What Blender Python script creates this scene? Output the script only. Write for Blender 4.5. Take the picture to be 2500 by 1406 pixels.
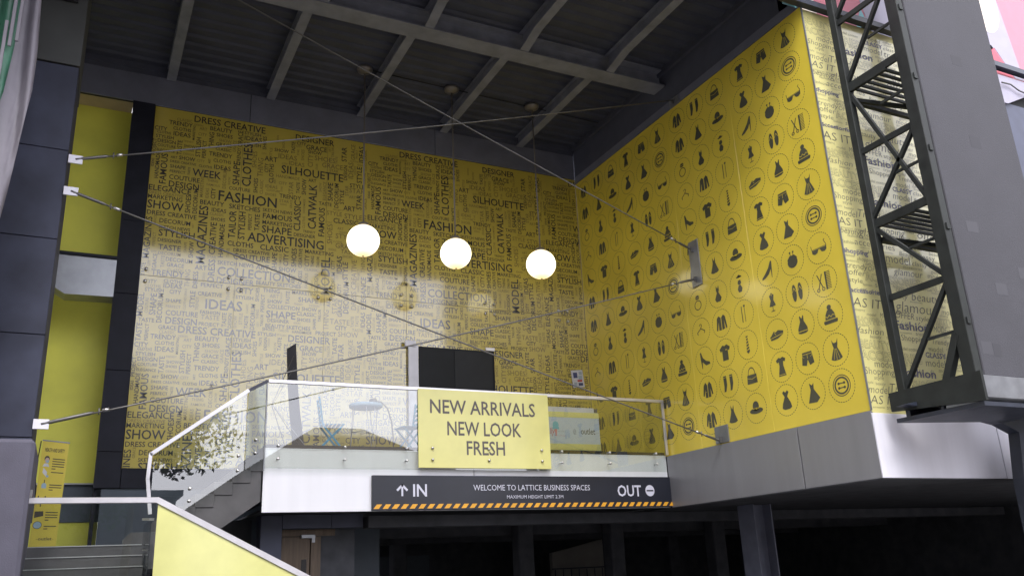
import bpy, bmesh, math, random
from mathutils import Vector, Matrix
import numpy as np
PI = math.pi
random.seed(7)
SC = bpy.context.scene
COL = SC.collection
for o in list(bpy.data.objects):
    bpy.data.objects.remove(o)

# ------------------------------------------------------------------ camera
PITCH, YAW, ROLL, FPX = 0.3169301, 0.4730669, -0.0471968, 2110.757
cam_d = bpy.data.cameras.new('camera')
cam = bpy.data.objects.new('camera', cam_d)
COL.objects.link(cam)
cy, sy, cp, sp = math.cos(YAW), math.sin(YAW), math.cos(PITCH), math.sin(PITCH)
fwd = Vector((sy*cp, cy*cp, sp)); rt = Vector((cy, -sy, 0)); up = rt.cross(fwd)
r2 = math.cos(ROLL)*rt + math.sin(ROLL)*up
u2 = -math.sin(ROLL)*rt + math.cos(ROLL)*up
m = Matrix((r2, u2, -fwd)).transposed().to_4x4()
m.translation = Vector((0, 0, 1.6))
cam.matrix_world = m
cam_d.sensor_width = 36.0
cam_d.lens = FPX/2500*36.0
cam_d.clip_end = 800
SC.camera = cam

# ------------------------------------------------------------------ world, sun, exposure
world = bpy.data.worlds.new('World'); SC.world = world
world.use_nodes = True
wn = world.node_tree; wn.nodes.clear()
def wnode(t, **k):
    n = wn.nodes.new(t)
    for a, b in k.items(): setattr(n, a, b)
    return n
sky = wnode('ShaderNodeTexSky', sky_type='NISHITA', sun_disc=False)
sky.sun_elevation = math.radians(52); sky.sun_rotation = math.radians(200)
bg1 = wnode('ShaderNodeBackground'); bg1.inputs[1].default_value = 0.08
bg2 = wnode('ShaderNodeBackground'); bg2.inputs[1].default_value = 1.0
tc = wnode('ShaderNodeTexCoord')
nz = wnode('ShaderNodeTexNoise'); nz.inputs['Scale'].default_value = 2.2; nz.inputs['Detail'].default_value = 5
cr = wnode('ShaderNodeValToRGB')
cr.color_ramp.elements[0].position = .3; cr.color_ramp.elements[0].color = (0.83, 0.83, 0.93, 1)
cr.color_ramp.elements[1].position = .7; cr.color_ramp.elements[1].color = (.98, .97, 1.04, 1)
mx = wnode('ShaderNodeMixShader'); mx.inputs[0].default_value = .86
wo = wnode('ShaderNodeOutputWorld')
L = wn.links.new
L(sky.outputs[0], bg1.inputs[0]); L(tc.outputs['Generated'], nz.inputs['Vector']); L(nz.outputs['Fac'], cr.inputs[0])
L(cr.outputs[0], bg2.inputs[0]); L(bg1.outputs[0], mx.inputs[1]); L(bg2.outputs[0], mx.inputs[2]); L(mx.outputs[0], wo.inputs[0])
sd = bpy.data.lights.new('sun', 'SUN'); sd.energy = 0.7; sd.angle = math.radians(20); sd.color = (1, .97, .92)
sun = bpy.data.objects.new('sun', sd); COL.objects.link(sun)
e_, a_ = math.radians(52), math.radians(200)      # from behind the camera, a little to its left
sdir = Vector((math.cos(e_)*math.sin(a_), math.cos(e_)*math.cos(a_), math.sin(e_)))
sun.rotation_euler = sdir.to_track_quat('Z', 'Y').to_euler()
sun.location = (-5, -10, 30)
vs = SC.view_settings
vs.view_transform = 'Standard'; vs.look = 'None'; vs.gamma = 1; vs.exposure = 1.95
try: vs.use_curve_mapping = False
except Exception: pass

# ------------------------------------------------------------------ materials
MATS = {}
def mat(name, col, rough=.6, metal=0., coat=0., coat_ior=1.5, coat_rough=.05, var=.08, scale=3., bump=0., bscale=40., emit=None, estr=0., spec=.5, stretch=None):
    if name in MATS: return MATS[name]
    M = bpy.data.materials.new(name); M.use_nodes = True
    nt = M.node_tree; b = nt.nodes['Principled BSDF']
    b.inputs['Roughness'].default_value = rough; b.inputs['Metallic'].default_value = metal
    b.inputs['Coat Weight'].default_value = coat; b.inputs['Coat IOR'].default_value = coat_ior; b.inputs['Coat Roughness'].default_value = coat_rough
    b.inputs['Specular IOR Level'].default_value = spec
    tcn = nt.nodes.new('ShaderNodeTexCoord'); geo = nt.nodes.new('ShaderNodeNewGeometry')
    mp = nt.nodes.new('ShaderNodeMapping')
    if stretch: mp.inputs['Scale'].default_value = stretch
    nt.links.new(geo.outputs['Position'], mp.inputs['Vector'])
    n1 = nt.nodes.new('ShaderNodeTexNoise'); n1.inputs['Scale'].default_value = scale; n1.inputs['Detail'].default_value = 6
    nt.links.new(mp.outputs[0], n1.inputs['Vector'])
    rmp = nt.nodes.new('ShaderNodeValToRGB')
    lo = [max(0, c*(1-var*1.6)) for c in col]; hi = [min(1, c*(1+var)) for c in col]
    rmp.color_ramp.elements[0].position = .3; rmp.color_ramp.elements[0].color = (*lo, 1)
    rmp.color_ramp.elements[1].position = .7; rmp.color_ramp.elements[1].color = (*hi, 1)
    nt.links.new(n1.outputs['Fac'], rmp.inputs[0]); nt.links.new(rmp.outputs[0], b.inputs['Base Color'])
    mr = nt.nodes.new('ShaderNodeMapRange'); mr.inputs['To Min'].default_value = max(0.02, rough-.07); mr.inputs['To Max'].default_value = min(1, rough+.1)
    nt.links.new(n1.outputs['Fac'], mr.inputs['Value']); nt.links.new(mr.outputs[0], b.inputs['Roughness'])
    if bump:
        n2 = nt.nodes.new('ShaderNodeTexNoise'); n2.inputs['Scale'].default_value = bscale; n2.inputs['Detail'].default_value = 4
        nt.links.new(geo.outputs['Position'], n2.inputs['Vector'])
        bp = nt.nodes.new('ShaderNodeBump'); bp.inputs['Strength'].default_value = bump; bp.inputs['Distance'].default_value = .01
        nt.links.new(n2.outputs['Fac'], bp.inputs['Height']); nt.links.new(bp.outputs[0], b.inputs['Normal'])
    if emit:
        b.inputs['Emission Color'].default_value = (*emit, 1); b.inputs['Emission Strength'].default_value = estr
    MATS[name] = M
    return M
def globe_mat():
    # opal glass lit from inside: brightest round the middle, dimmer and warmer at the collar and the bottom nut
    M = MATS['glow']; nt = M.node_tree; b = nt.nodes['Principled BSDF']
    t = nt.nodes.new('ShaderNodeTexCoord'); s_ = nt.nodes.new('ShaderNodeSeparateXYZ'); nt.links.new(t.outputs['Object'], s_.inputs[0])
    a = nt.nodes.new('ShaderNodeMath'); a.operation = 'ABSOLUTE'; nt.links.new(s_.outputs['Z'], a.inputs[0])
    r = nt.nodes.new('ShaderNodeValToRGB'); nt.links.new(a.outputs[0], r.inputs[0])
    r.color_ramp.elements[0].position = .16; r.color_ramp.elements[0].color = (1, .93, .74, 1)
    r.color_ramp.elements[1].position = .355; r.color_ramp.elements[1].color = (.50, .36, .14, 1)
    nt.links.new(r.outputs[0], b.inputs['Emission Color'])
def glass_mat(name, tint, ior=1.5):
    M = bpy.data.materials.new(name); M.use_nodes = True
    nt = M.node_tree; nt.nodes.clear()
    o = nt.nodes.new('ShaderNodeOutputMaterial'); t = nt.nodes.new('ShaderNodeBsdfTransparent'); g = nt.nodes.new('ShaderNodeBsdfGlossy')
    t.inputs[0].default_value = (*tint, 1); g.inputs['Roughness'].default_value = .01
    f = nt.nodes.new('ShaderNodeFresnel'); f.inputs[0].default_value = ior; x = nt.nodes.new('ShaderNodeMixShader')
    gm = nt.nodes.new('ShaderNodeNewGeometry'); sb = nt.nodes.new('ShaderNodeMath'); sb.operation = 'SUBTRACT'; sb.inputs[0].default_value = 1
    mu = nt.nodes.new('ShaderNodeMath'); mu.operation = 'MULTIPLY'
    nt.links.new(gm.outputs['Backfacing'], sb.inputs[1]); nt.links.new(sb.outputs[0], mu.inputs[0]); nt.links.new(f.outputs[0], mu.inputs[1]); nt.links.new(mu.outputs[0], x.inputs[0]); nt.links.new(t.outputs[0], x.inputs[1]); nt.links.new(g.outputs[0], x.inputs[2]); nt.links.new(x.outputs[0], o.inputs[0])
    MATS[name] = M; return M

GLASSY = dict(coat=1., coat_ior=1.9, coat_rough=.09)
mat('word_film', (.56, .44, .055), .5, var=.06, scale=1.2, **GLASSY)
mat('word_ink', (.022, .02, .018), .5, var=.1, **GLASSY)
mat('word_ink_faded', (.17, .125, .03), .5, var=.15, **GLASSY)
mat('icon_film', (.77, .60, .06), .38, var=.06, scale=.9, coat=1., coat_ior=1.5, coat_rough=.12)
mat('icon_ink', (.07, .072, .05), .45, var=.1, coat=1., coat_ior=1.4, coat_rough=.12)
mat('scribble_film', (.74, .68, .28), .4, var=.08, scale=1., coat=1., coat_ior=1.5, coat_rough=.1)
mat('scribble_ink', (.10, .095, .09), .5, var=.2)
mat('scribble_ink_bold', (.15, .145, .20), .5, var=.3, scale=9)
mat('aluminium_white', (.80, .80, .84), .42, var=.025, scale=1.6, stretch=(3, 3, .25), coat=.3, coat_rough=.2)
mat('aluminium_grey', (.25, .25, .27), .4, metal=.25, var=.04, scale=1.6, stretch=(3, 3, .25), coat=.3, coat_rough=.2)
mat('aluminium_outer', (.74, .73, .80), .45, var=.03, scale=1.6, stretch=(3, 3, .25))
mat('gap_black', (.012, .012, .013), .8)
mat('header_glass', (.165, .172, .22), .3, var=.08, coat=1., coat_ior=1.6, coat_rough=.08)
mat('dark_cladding', (.017, .018, .027), .55, var=.2, spec=.2)
mat('door_leaf_dark', (.03, .032, .036), .5, spec=.2)
mat('steel_paint', (.058, .062, .088), .5, var=.12)
mat('deck_metal', (.062, .067, .092), .6, var=.15, scale=1.5)
mat('plaster_dark', (.075, .08, .11), .8, var=.1)
mat('tile_slate', (.044, .048, .074), .55, var=.3, scale=1.1, spec=.22)
mat('olive_panel', (.05, .052, .05), .6, var=.1)
mat('yellow_paint', (.76, .74, .10), .55, var=.07, scale=1.2)
mat('yellow_panel', (.66, .65, .25), .35, var=.04,  coat=.6, coat_rough=.1)
mat('warm_lit_soffit', (.55, .44, .25), .8, var=.05)  # warm lamp light on the recess soffit, put into its colour
mat('teal_wall', (.085, .105, .13), .6, var=.1)
mat('grey_render', (.115, .11, .145), .85, var=.08, bump=.35, bscale=60)
mat('pylon_render', (.062, .061, .070), .85, var=.07, scale=1.5, bump=.5, bscale=70)
mat('pylon_patch_light', (.072, .071, .081), .8, var=.05)
mat('pylon_patch_dark', (.053, .052, .06), .8, var=.05)
mat('lattice_paint', (.022, .025, .023), .55, var=.2, scale=4, spec=.3)
mat('galvanised', (.30, .31, .33), .35, metal=.6, var=.15, scale=3)
mat('bracket_paint', (.03, .036, .055), .4, var=.15)
mat('stainless', (.62, .60, .60), .28, metal=1., var=.1)
mat('stainless_brushed', (.70, .68, .70), .38, metal=.85, var=.06)
mat('cable_steel', (.16, .155, .15), .4, metal=.6, var=.1)
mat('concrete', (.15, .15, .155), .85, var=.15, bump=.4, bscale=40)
mat('step_stone', (.10, .097, .10), .7, var=.15)
mat('nosing', (.42, .42, .43), .5)
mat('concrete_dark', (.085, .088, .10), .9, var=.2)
mat('column_paint', (.17, .18, .24), .5, var=.12)
mat('blue_column', (.075, .082, .125), .6, var=.12)
mat('rafter_paint', (.215, .225, .27), .5, var=.15)
mat('bounce_paving', (.21, .20, .19), .85, var=.15, scale=.7)
mat('asphalt', (.05, .05, .052), .9, var=.2, bump=.5, bscale=90)
mat('paving', (.22, .21, .2), .9, var=.12)
mat('sign_black', (.014, .016, .026), .4, coat=.1, coat_rough=.1, var=.1)
mat('print_white', (.62, .62, .72), .5, var=.03)
mat('hazard_amber', (.78, .38, .03), .45, var=.06)
mat('sign_yellow', (.74, .70, .25), .4, coat=.4, coat_rough=.12, var=.03)
mat('sign_ink', (.12, .105, .10), .5)
mat('board_white', (.52, .60, .68), .45, var=.03)
mat('logo_ink', (.03, .04, .06), .5)
mat('logo_teal', (.15, .48, .58), .5)
mat('logo_red', (.50, .06, .12), .5)
mat('logo_pink', (.62, .24, .26), .5)
mat('faint_grey', (.34, .40, .45), .5)
mat('banner_yellow', (.66, .53, .06), .45, var=.05, coat=.3)
mat('banner_ink', (.06, .05, .03), .5)
mat('banner_blue', (.30, .42, .5), .5)
mat('skin_print', (.55, .38, .30), .5)
mat('black_fabric', (.022, .022, .028), .6, var=.1)
mat('furniture_blue', (.03, .30, .52), .4, var=.06)
mat('table_blue', (.42, .58, .72), .4, var=.05)
mat('wire_white', (.55, .55, .6), .4)
mat('lamp_bronze', (.16, .14, .11), .4, metal=.5)
mat('glow', (.8, .78, .7), .3, emit=(1., .88, .60), estr=.66)
mat('lamp_cap', (.20, .18, .16), .4, metal=.3)
mat('door_dark', (.012, .014, .017), .45, spec=.2, var=.2)
mat('dark_glass', (.012, .014, .017), .12, coat=1., coat_rough=.02, var=.1)
mat('frame_white', (.80, .80, .88), .4)
mat('wood', (.15, .105, .07), .55, var=.2, scale=3, stretch=(8, 8, .6))
mat('vinyl_white', (.20, .185, .215), .45, var=.08, bump=.3, bscale=8)
mat('vinyl_green', (.045, .16, .10), .4, var=.35, scale=2.5, bump=.3, bscale=8, stretch=(2, 1, .5))
mat('mural_pink', (.62, .20, .26), .6, var=.04)
mat('mural_teal', (.20, .50, .54), .6, var=.04)
mat('mural_lilac', (.36, .34, .42), .6, var=.04)
mat('mural_cream', (.78, .70, .60), .6, var=.03)
mat('mural_red', (.55, .10, .14), .6, var=.04)
mat('bark', (.06, .045, .03), .9)
mat('leaf', (.045, .08, .02), .6, var=.4, scale=2)
mat('house_wall', (.35, .33, .3), .8)
mat('roof_tile', (.22, .19, .15), .8)
mat('paper', (.6, .6, .62), .5)
mat('print_navy', (.05, .06, .15), .5)
mat('print_red', (.5, .06, .05), .5)
globe_mat()
glass_mat('clear_glass', (.93, .95, .93), 2.45)
glass_mat('tinted_glass', (.72, .78, .77), 1.9)

# ------------------------------------------------------------------ helpers
def tag(o, label=None, cat=None, group=None, kind=None):
    if label: o['label'] = label
    if cat: o['category'] = cat
    if group: o['group'] = group
    if kind: o['kind'] = kind
    return o
def thing(name, label, cat, loc=(0, 0, 0), rz=0, group=None):
    o = bpy.data.objects.new(name, None); COL.objects.link(o); o.empty_display_size = .1
    o.location = loc; o.rotation_euler = (0, 0, rz)
    return tag(o, label, cat, group)
def new_obj(name, me, parent=None, label=None):
    o = bpy.data.objects.new(name, me); COL.objects.link(o)
    if parent: o.parent = parent
    if label: o['label'] = label
    return o
class MB:
    """collects shapes and links them as one mesh object; coordinates are in the parent's space"""
    def __init__(s): s.bm = bmesh.new(); s.mats = []
    def mi(s, m):
        if m not in s.mats: s.mats.append(m)
        return s.mats.index(m)
    def box(s, x0, x1, y0, y1, z0, z1, m='concrete', bev=0., M=None):
        i = s.mi(m); b = bmesh.new()
        bmesh.ops.create_cube(b, size=1)
        for v in b.verts:
            v.co = Vector(((x0+x1)/2+v.co.x*(x1-x0), (y0+y1)/2+v.co.y*(y1-y0), (z0+z1)/2+v.co.z*(z1-z0)))
        if bev: bmesh.ops.bevel(b, geom=b.edges[:], offset=bev, segments=1, affect='EDGES')
        s.merge(b, i, M); return s
    def merge(s, b, i, M=None, smooth=False):
        vm = {}
        for v in b.verts: vm[v] = s.bm.verts.new(M @ v.co if M else v.co)
        for f in b.faces:
            try:
                nf = s.bm.faces.new([vm[v] for v in f.verts]); nf.material_index = i; nf.smooth = smooth
            except ValueError: pass
        b.free()
    def bar(s, a, b_, w, h=None, m='steel_paint', upv=(0, 0, 1)):
        a, b_ = Vector(a), Vector(b_); h = h or w
        d = (b_-a); L_ = d.length; d.normalize(); u = Vector(upv)
        if abs(d.dot(u)) > .99: u = Vector((0, 1, 0))
        sx = d.cross(u).normalized(); sz = sx.cross(d).normalized()
        b = bmesh.new(); bmesh.ops.create_cube(b, size=1)
        for v in b.verts:
            v.co = (a+b_)/2 + sx*v.co.x*w + sz*v.co.z*h + d*v.co.y*L_
        s.merge(b, s.mi(m)); return s
    def tube(s, pts, r, m='stainless', n=8, caps=True):
        pts = [Vector(p) for p in pts]; i = s.mi(m); rings = []
        rr = r if isinstance(r, (list, tuple)) else [r]*len(pts)
        prev = None
        for k, p in enumerate(pts):
            d = (pts[min(k+1, len(pts)-1)]-pts[max(k-1, 0)]).normalized()
            if prev is None: u = Vector((0, 0, 1)) if abs(d.z) < .9 else Vector((1, 0, 0))
            else: u = prev
            sx = d.cross(u).normalized(); u = sx.cross(d).normalized(); prev = u
            rings.append([s.bm.verts.new(p+(sx*math.cos(t)+u*math.sin(t))*rr[k]) for t in [2*PI*q/n for q in range(n)]])
        for k in range(len(pts)-1):
            for q in range(n):
                f = s.bm.faces.new([rings[k][q], rings[k][(q+1) % n], rings[k+1][(q+1) % n], rings[k+1][q]]); f.material_index = i; f.smooth = True
        if caps:
            f = s.bm.faces.new(rings[0][::-1]); f.material_index = i
            f = s.bm.faces.new(rings[-1]); f.material_index = i
        return s
    def lathe(s, prof, c=(0, 0, 0), m='stainless', n=24, ax='z'):
        i = s.mi(m); c = Vector(c); rings = []
        for r, z in prof:
            ring = []
            for q in range(n):
                t = 2*PI*q/n
                if ax == 'z': v = Vector((r*math.cos(t), r*math.sin(t), z))
                elif ax == 'y': v = Vector((r*math.cos(t), z, r*math.sin(t)))
                else: v = Vector((z, r*math.cos(t), r*math.sin(t)))
                ring.append(s.bm.verts.new(c+v))
            rings.append(ring)
        for k in range(len(prof)-1):
            for q in range(n):
                f = s.bm.faces.new([rings[k][q], rings[k][(q+1) % n], rings[k+1][(q+1) % n], rings[k+1][q]]); f.material_index = i; f.smooth = True
        return s
    def prism(s, poly, d0, d1, ax='y', m='concrete'):
        """outline given in the plane across axis ax, extruded from d0 to d1"""
        i = s.mi(m)
        def P(a, b, d): return {'y': (a, d, b), 'x': (d, a, b), 'z': (a, b, d)}[ax]
        A = [s.bm.verts.new(P(a, b, d0)) for a, b in poly]; B = [s.bm.verts.new(P(a, b, d1)) for a, b in poly]
        fs = [s.bm.faces.new(A), s.bm.faces.new(B[::-1])]
        for k in range(len(poly)):
            fs.append(s.bm.faces.new([A[k], B[k], B[(k+1) % len(poly)], A[(k+1) % len(poly)]]))
        for f in fs: f.material_index = i
        return s
    def flat(s, poly, fn, m):
        i = s.mi(m); f = s.bm.faces.new([s.bm.verts.new(fn(a, b)) for a, b in poly]); f.material_index = i; return s
    def add_np(s, V, Fs, m):
        i = s.mi(m); vs_ = [s.bm.verts.new(v) for v in V]
        for f in Fs:
            try: nf = s.bm.faces.new([vs_[k] for k in f]); nf.material_index = i
            except ValueError: pass
        return s
    def mesh(s, name, recalc=True):
        if recalc: bmesh.ops.recalc_face_normals(s.bm, faces=s.bm.faces[:])
        me = bpy.data.meshes.new(name); s.bm.to_mesh(me); s.bm.free()
        for m_ in s.mats: me.materials.append(MATS[m_])
        return me
    def build(s, name, parent=None, label=None, recalc=True):
        return new_obj(name, s.mesh(name, recalc), parent, label)
def boxpart(name, parent, *a, **k): return MB().box(*a, **k).build(name, parent)
def copy_tree(o, parent=None):
    c = o.copy(); COL.objects.link(c); c.parent = parent
    for ch in list(o.children): copy_tree(ch, c)
    return c

# lettering: flat triangulated glyphs taken from Blender's built-in font
GL = {}
_tc = bpy.data.curves.new('glyphs', 'FONT'); _tc.resolution_u = 2
_to = bpy.data.objects.new('glyphs', _tc)
def _raw(body, off):
    _tc.body = body; _tc.offset = off
    me = bpy.data.meshes.new_from_object(_to)
    V = [(v.co.x, v.co.y) for v in me.vertices]; Fs = [tuple(p.vertices) for p in me.polygons]
    bpy.data.meshes.remove(me); return V, Fs
_HH = max(v[0] for v in _raw('HH', 0)[0]); CAP = max(v[1] for v in _raw('H', 0)[0])
def glyph(ch, off=0.):
    k = (ch, off)
    if k not in GL:
        if (ch, 'adv') not in GL: GL[(ch, 'adv')] = max(v[0] for v in _raw('H'+ch+'H', 0)[0])-_HH
        GL[k] = (_raw(ch, off) if ch.strip() else ([], [])) + (GL[(ch, 'adv')],)
    return GL[k]
def text_geo(txt, x, z, w=None, h=None, vert=False, off=0., shear=0., align='l', track=0.):
    """2D letter geometry; (x, z) is the start of the baseline; w = word width, h = cap height"""
    out = []; pen = 0
    for ch in txt:
        V, Fs, adv = glyph(ch, off); out.append((V, Fs, pen)); pen += adv+track
    pen -= track
    W = max(pen-.08, .01)
    if w is None: kx = ky = h/CAP
    elif h is None: kx = ky = w/W
    else: kx = w/W; ky = h/CAP
    res = []
    sh = {'l': 0, 'c': -W*kx/2, 'r': -W*kx}[align]
    for V, Fs, p in out:
        if not V: continue
        P = [((vx+p-.04)*kx+shear*vy*ky+sh, vy*ky) for vx, vy in V]
        if vert: P = [(x-b, z+a) for a, b in P]
        else: P = [(x+a, z+b) for a, b in P]
        res.append((P, Fs))
    return res
def put_text(mb, geo, fn, m):
    for P, Fs in geo: mb.add_np([fn(a, b) for a, b in P], Fs, m)

# ================================================================== GROUND AND SURROUNDINGS
def structure(name, mb): return tag(mb.build(name), kind='structure')
structure('ground', MB().box(-150, 150, -150, 150, -.3, 0, 'asphalt'))
structure('bounce_ground', MB().box(-14, 30, -5.4, 9.6, .004, .02, 'bounce_paving'))  # unseen pale ground, added to bounce light up to the canopy
structure('pavement', MB().box(-30, 30, -9, -5.5, .004, .14, 'paving', .02))

# trees and houses on the far side of the road: what the glass reflects
def make_tree(x, y, h, r, seed, label):
    rnd = random.Random(seed)
    t = thing('street_tree', label, 'tree', (x, y, 0), 0, 'trees across the road')
    MB().tube([(0, 0, 0), (.1, 0, h*.3), (0, .1, h*.62)], [.22, .16, .07], 'bark', 8).build('trunk', t)
    lv = MB()
    for k in range(6):
        a = rnd.random()*2*PI
        lv.tube([(0, 0, h*.35), (r*.3*math.cos(a), r*.3*math.sin(a), h*.55), (r*.6*math.cos(a), r*.6*math.sin(a), h*.75)], [.09, .06, .02], 'bark', 5)
    lv.build('limbs', t)
    cl = [(rnd.gauss(0, r*.42), rnd.gauss(0, r*.42), h*.64+rnd.gauss(0, h*.14), r*rnd.uniform(.22, .42)) for _ in range(26)]
    V = []; F = []
    for _ in range(14000):
        cx_, cy_, cz_, cr_ = rnd.choice(cl)
        d = Vector((rnd.gauss(0, 1), rnd.gauss(0, 1), rnd.gauss(0, 1))).normalized()*cr_*rnd.uniform(.5, 1.1)
        p = Vector((cx_, cy_, cz_))+d
        a = Vector((rnd.gauss(0, 1), rnd.gauss(0, 1), rnd.gauss(0, 1))).normalized()*rnd.uniform(.09, .20); b = a.orthogonal().normalized()*rnd.uniform(.05, .1)
        n = len(V); V += [p-a, p+b, p+a, p-b]; F.append((n, n+1, n+2, n+3))
    me = bpy.data.meshes.new('crown'); me.from_pydata(V, [], F); me.materials.append(MATS['leaf'])
    c = new_obj('crown', me, t); c['kind'] = 'stuff'
    return t
for i, (x, y, h, r) in enumerate([(-13, -19, 14, 5), (-7.5, -21, 16, 5), (-3.0, -18, 16.5, 5.0), (2.4, -17, 14.5, 4.4), (44, -26, 10, 4.2)]):
    make_tree(x, y, h, r, i, ['leafy street tree across the road, leftmost of the four close trees', 'leafy street tree across the road, second from the left', 'tallest of the four close street trees across the road', 'lowest of the four close street trees, nearest the hipped house', 'leafy street tree standing alone far to the right across the road'][i])
def house(x0, x1, y0, y1, h, rh, label):
    t = thing('house', label, 'house', ((x0+x1)/2, (y0+y1)/2, 0), 0, 'houses across the road')
    a, b = (x1-x0)/2, (y1-y0)/2
    boxpart('wall', t, -a, a, -b, b, 0, h, 'house_wall')
    m_ = MB(); i = m_.mi('roof_tile'); o_ = .5
    V = [(-a-o_, -b-o_, h), (a+o_, -b-o_, h), (a+o_, b+o_, h), (-a-o_, b+o_, h), (-a+b, 0, h+rh), (a-b, 0, h+rh)]
    m_.add_np(V, [(0, 1, 5, 4), (1, 2, 5), (2, 3, 4, 5), (3, 0, 4), (3, 2, 1, 0)], 'roof_tile').build('roof', t)
    for k in range(4):
        wx = -a+(k+.7)*(2*a)/4.4
        w_ = MB().box(wx-.5, wx+.5, b+.003, b+.06, 1.2, 2.6, 'frame_white').build('window', t)
        MB().box(wx-.42, wx+.42, b+.063, b+.075, 1.28, 2.52, 'dark_glass').build('pane', w_)
house(9.0, 20.0, -26, -18, 7.6, 3.0, 'pale house with a hipped tile roof across the road')
house(24, 36, -34, -25, 5.0, 2.2, 'lower pale house with a hipped roof across the road')

def street_block(x0, x1, y0, y1, h, label):
    t = thing('unseen_street_block', label, 'building', ((x0+x1)/2, (y0+y1)/2, 0), 0, 'unseen blocks added along the street')
    a, b = (x1-x0)/2, (y1-y0)/2
    boxpart('wall', t, -a, a, -b, b, 0, h, 'house_wall')
    boxpart('parapet', t, -a-.1, a+.1, -b-.1, b+.1, h, h+.4, 'grey_render')
    for k in range(int(b*2/3.2)):
        for f_ in range(int(h/3.3)):
            w_ = boxpart('window', t, a+.003 if x0 < 0 else -a-.05, a+.05 if x0 < 0 else -a-.003, -b+1+3.2*k, -b+2.6+3.2*k, 1.2+3.3*f_, 2.7+3.3*f_, 'dark_glass')
street_block(-18, -5.2, -14, 11.8, 15, 'four storey building on the left of the street, beside the hanging vinyl')  # out of view, added to hold sky light off the icon wall
street_block(30, 44, -10, 14, 12, 'three storey building far along the right of the street')  # out of view, added to block low sky from the right
street_block(-60, -22, -60, -35, 11, 'long low building beyond the trees across the road')
lw = thing('dark_reflection_row', 'low grey row of shops under the trees across the road', 'building', (-8, -22, 0))  # added out of view so the lower glass mirrors something dark
boxpart('wall', lw, -14, 13, -3, 3, 0, 6.2, 'grey_render')
boxpart('roof', lw, -14.3, 13.3, -3.3, 3.4, 6.203, 6.5, 'steel_paint')
for k in range(7): boxpart('shutter', lw, -13+3.7*k, -10+3.7*k, 3.003, 3.06, .1, 2.8, 'concrete_dark')

# ================================================================== CANOPY
can = thing('canopy', 'dark steel canopy roof on beams and rafters, high over the yellow walls', 'canopy', (5, 14, 12.4))
can_l = Matrix.Translation((-5, -14, -12.4))
def canpart(name, mb): o = mb.build(name, can); o.data.transform(can_l); return o
d = MB(); i = d.mi('deck_metal'); prof = []
y = 9.96
while y < 18.9:
    prof += [(y, 12.72), (y+.16, 12.72), (y+.20, 12.78), (y+.28, 12.78)]; y += .32
A = [d.bm.verts.new((-9, a, b)) for a, b in prof]; B = [d.bm.verts.new((11.62, a, b)) for a, b in prof]
for k in range(len(prof)-1): d.bm.faces.new([A[k], A[k+1], B[k+1], B[k]]).material_index = i
d.box(-9, 11.62, 9.96, 19.5, 12.84, 12.95, 'plaster_dark')
d.box(11.50, 11.70, 9.96, 19.5, 12.60, 12.95, 'plaster_dark').box(-9, 11.7, 18.45, 18.7, 12.60, 12.95, 'plaster_dark')
canpart('deck', d)
mb = MB(); mb.box(-9, 11.56, 14.2, 14.64, 12.28, 12.315, 'rafter_paint').box(-9, 11.56, 14.39, 14.43, 12.315, 12.68, 'rafter_paint').box(-9, 11.56, 14.2, 14.64, 12.68, 12.715, 'rafter_paint')
canpart('main_beam', mb)
for k in range(-3, 5):
    x = 1.09+2.19*k
    mb = MB(); mb.box(x-.1, x+.1, 14.66, 18.44, 12.42, 12.445, 'rafter_paint').box(x-.012, x+.012, 14.66, 18.44, 12.447, 12.69, 'rafter_paint').box(x-.1, x+.1, 14.66, 18.44, 12.692, 12.715, 'rafter_paint')
    canpart('rafter', mb)
    x += .17
    pb = [(9.97, 12.42), (13.5, 12.42), (14.18, 12.285)]
    mb = MB()
    for (a0, b0), (a1, b1) in zip(pb, pb[1:]):
        mb.prism([(a0, b0), (a1, b1), (a1, b1+.025), (a0, b0+.025)], x-.1, x+.1, 'x', 'rafter_paint')
    mb.prism([(9.97, 12.447), (13.5, 12.447), (14.18, 12.312), (14.18, 12.69), (9.97, 12.69)], x-.012, x+.012, 'x', 'rafter_paint')
    mb.box(x-.1, x+.1, 9.97, 14.18, 12.692, 12.715, 'rafter_paint')
    canpart('front_rafter', mb)
mb = MB().box(-9, 24, 9.80, 9.94, 11.58, 11.70, 'bracket_paint').box(-9, 11.5, 9.86, 9.90, 11.70, 12.8, 'plaster_dark').box(-9, 11.5, 9.78, 9.94, 12.8, 12.86, 'steel_paint')
canpart('edge_beam', mb)

# painted wall above the canopy
mur = thing('painted_wall', 'upper wall painted with large pink, teal and lilac shapes, above the canopy edge', 'wall', (14, 10.1, 11.9))
MB().box(-2.42, 10, -.05, .4, -.3, 6, 'mural_pink').build('wall_face', mur)
MB().box(-23, -2.43, -.05, .4, .95, 6, 'mural_pink').build('wall_face', mur)
P_ = lambda a, b: (a-14, -.056, b-11.9)
sh = [('mural_teal', [(11.2, 11.64), (11.7, 11.64), (11.9, 12.9), (11.3, 13.4)]), ('mural_cream', [(11.7, 11.64), (12.1, 11.64), (12.0, 12.9), (11.9, 12.9)]),
      ('mural_lilac', [(13.26, 11.62), (14.6, 11.62), (14.6, 13.4), (13.4, 12.35), (13.5, 12.0)]), ('mural_teal', [(13.15, 11.62), (13.26, 11.62), (13.62, 11.62), (13.36, 12.2), (13.36, 12.1)]),
      ('mural_lilac', [(16.6, 11.62), (17.6, 12.3), (18.1, 11.62), (18.42, 11.62), (18.0, 14.6), (16.6, 14.6)]),
      ('mural_red', [(17.0, 11.62), (18.05, 11.62), (17.5, 12.35), (17.2, 12.2)])]
for m_, poly in sh:
    MB().flat(poly, P_, m_).build('painted_shape', mur)
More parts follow.
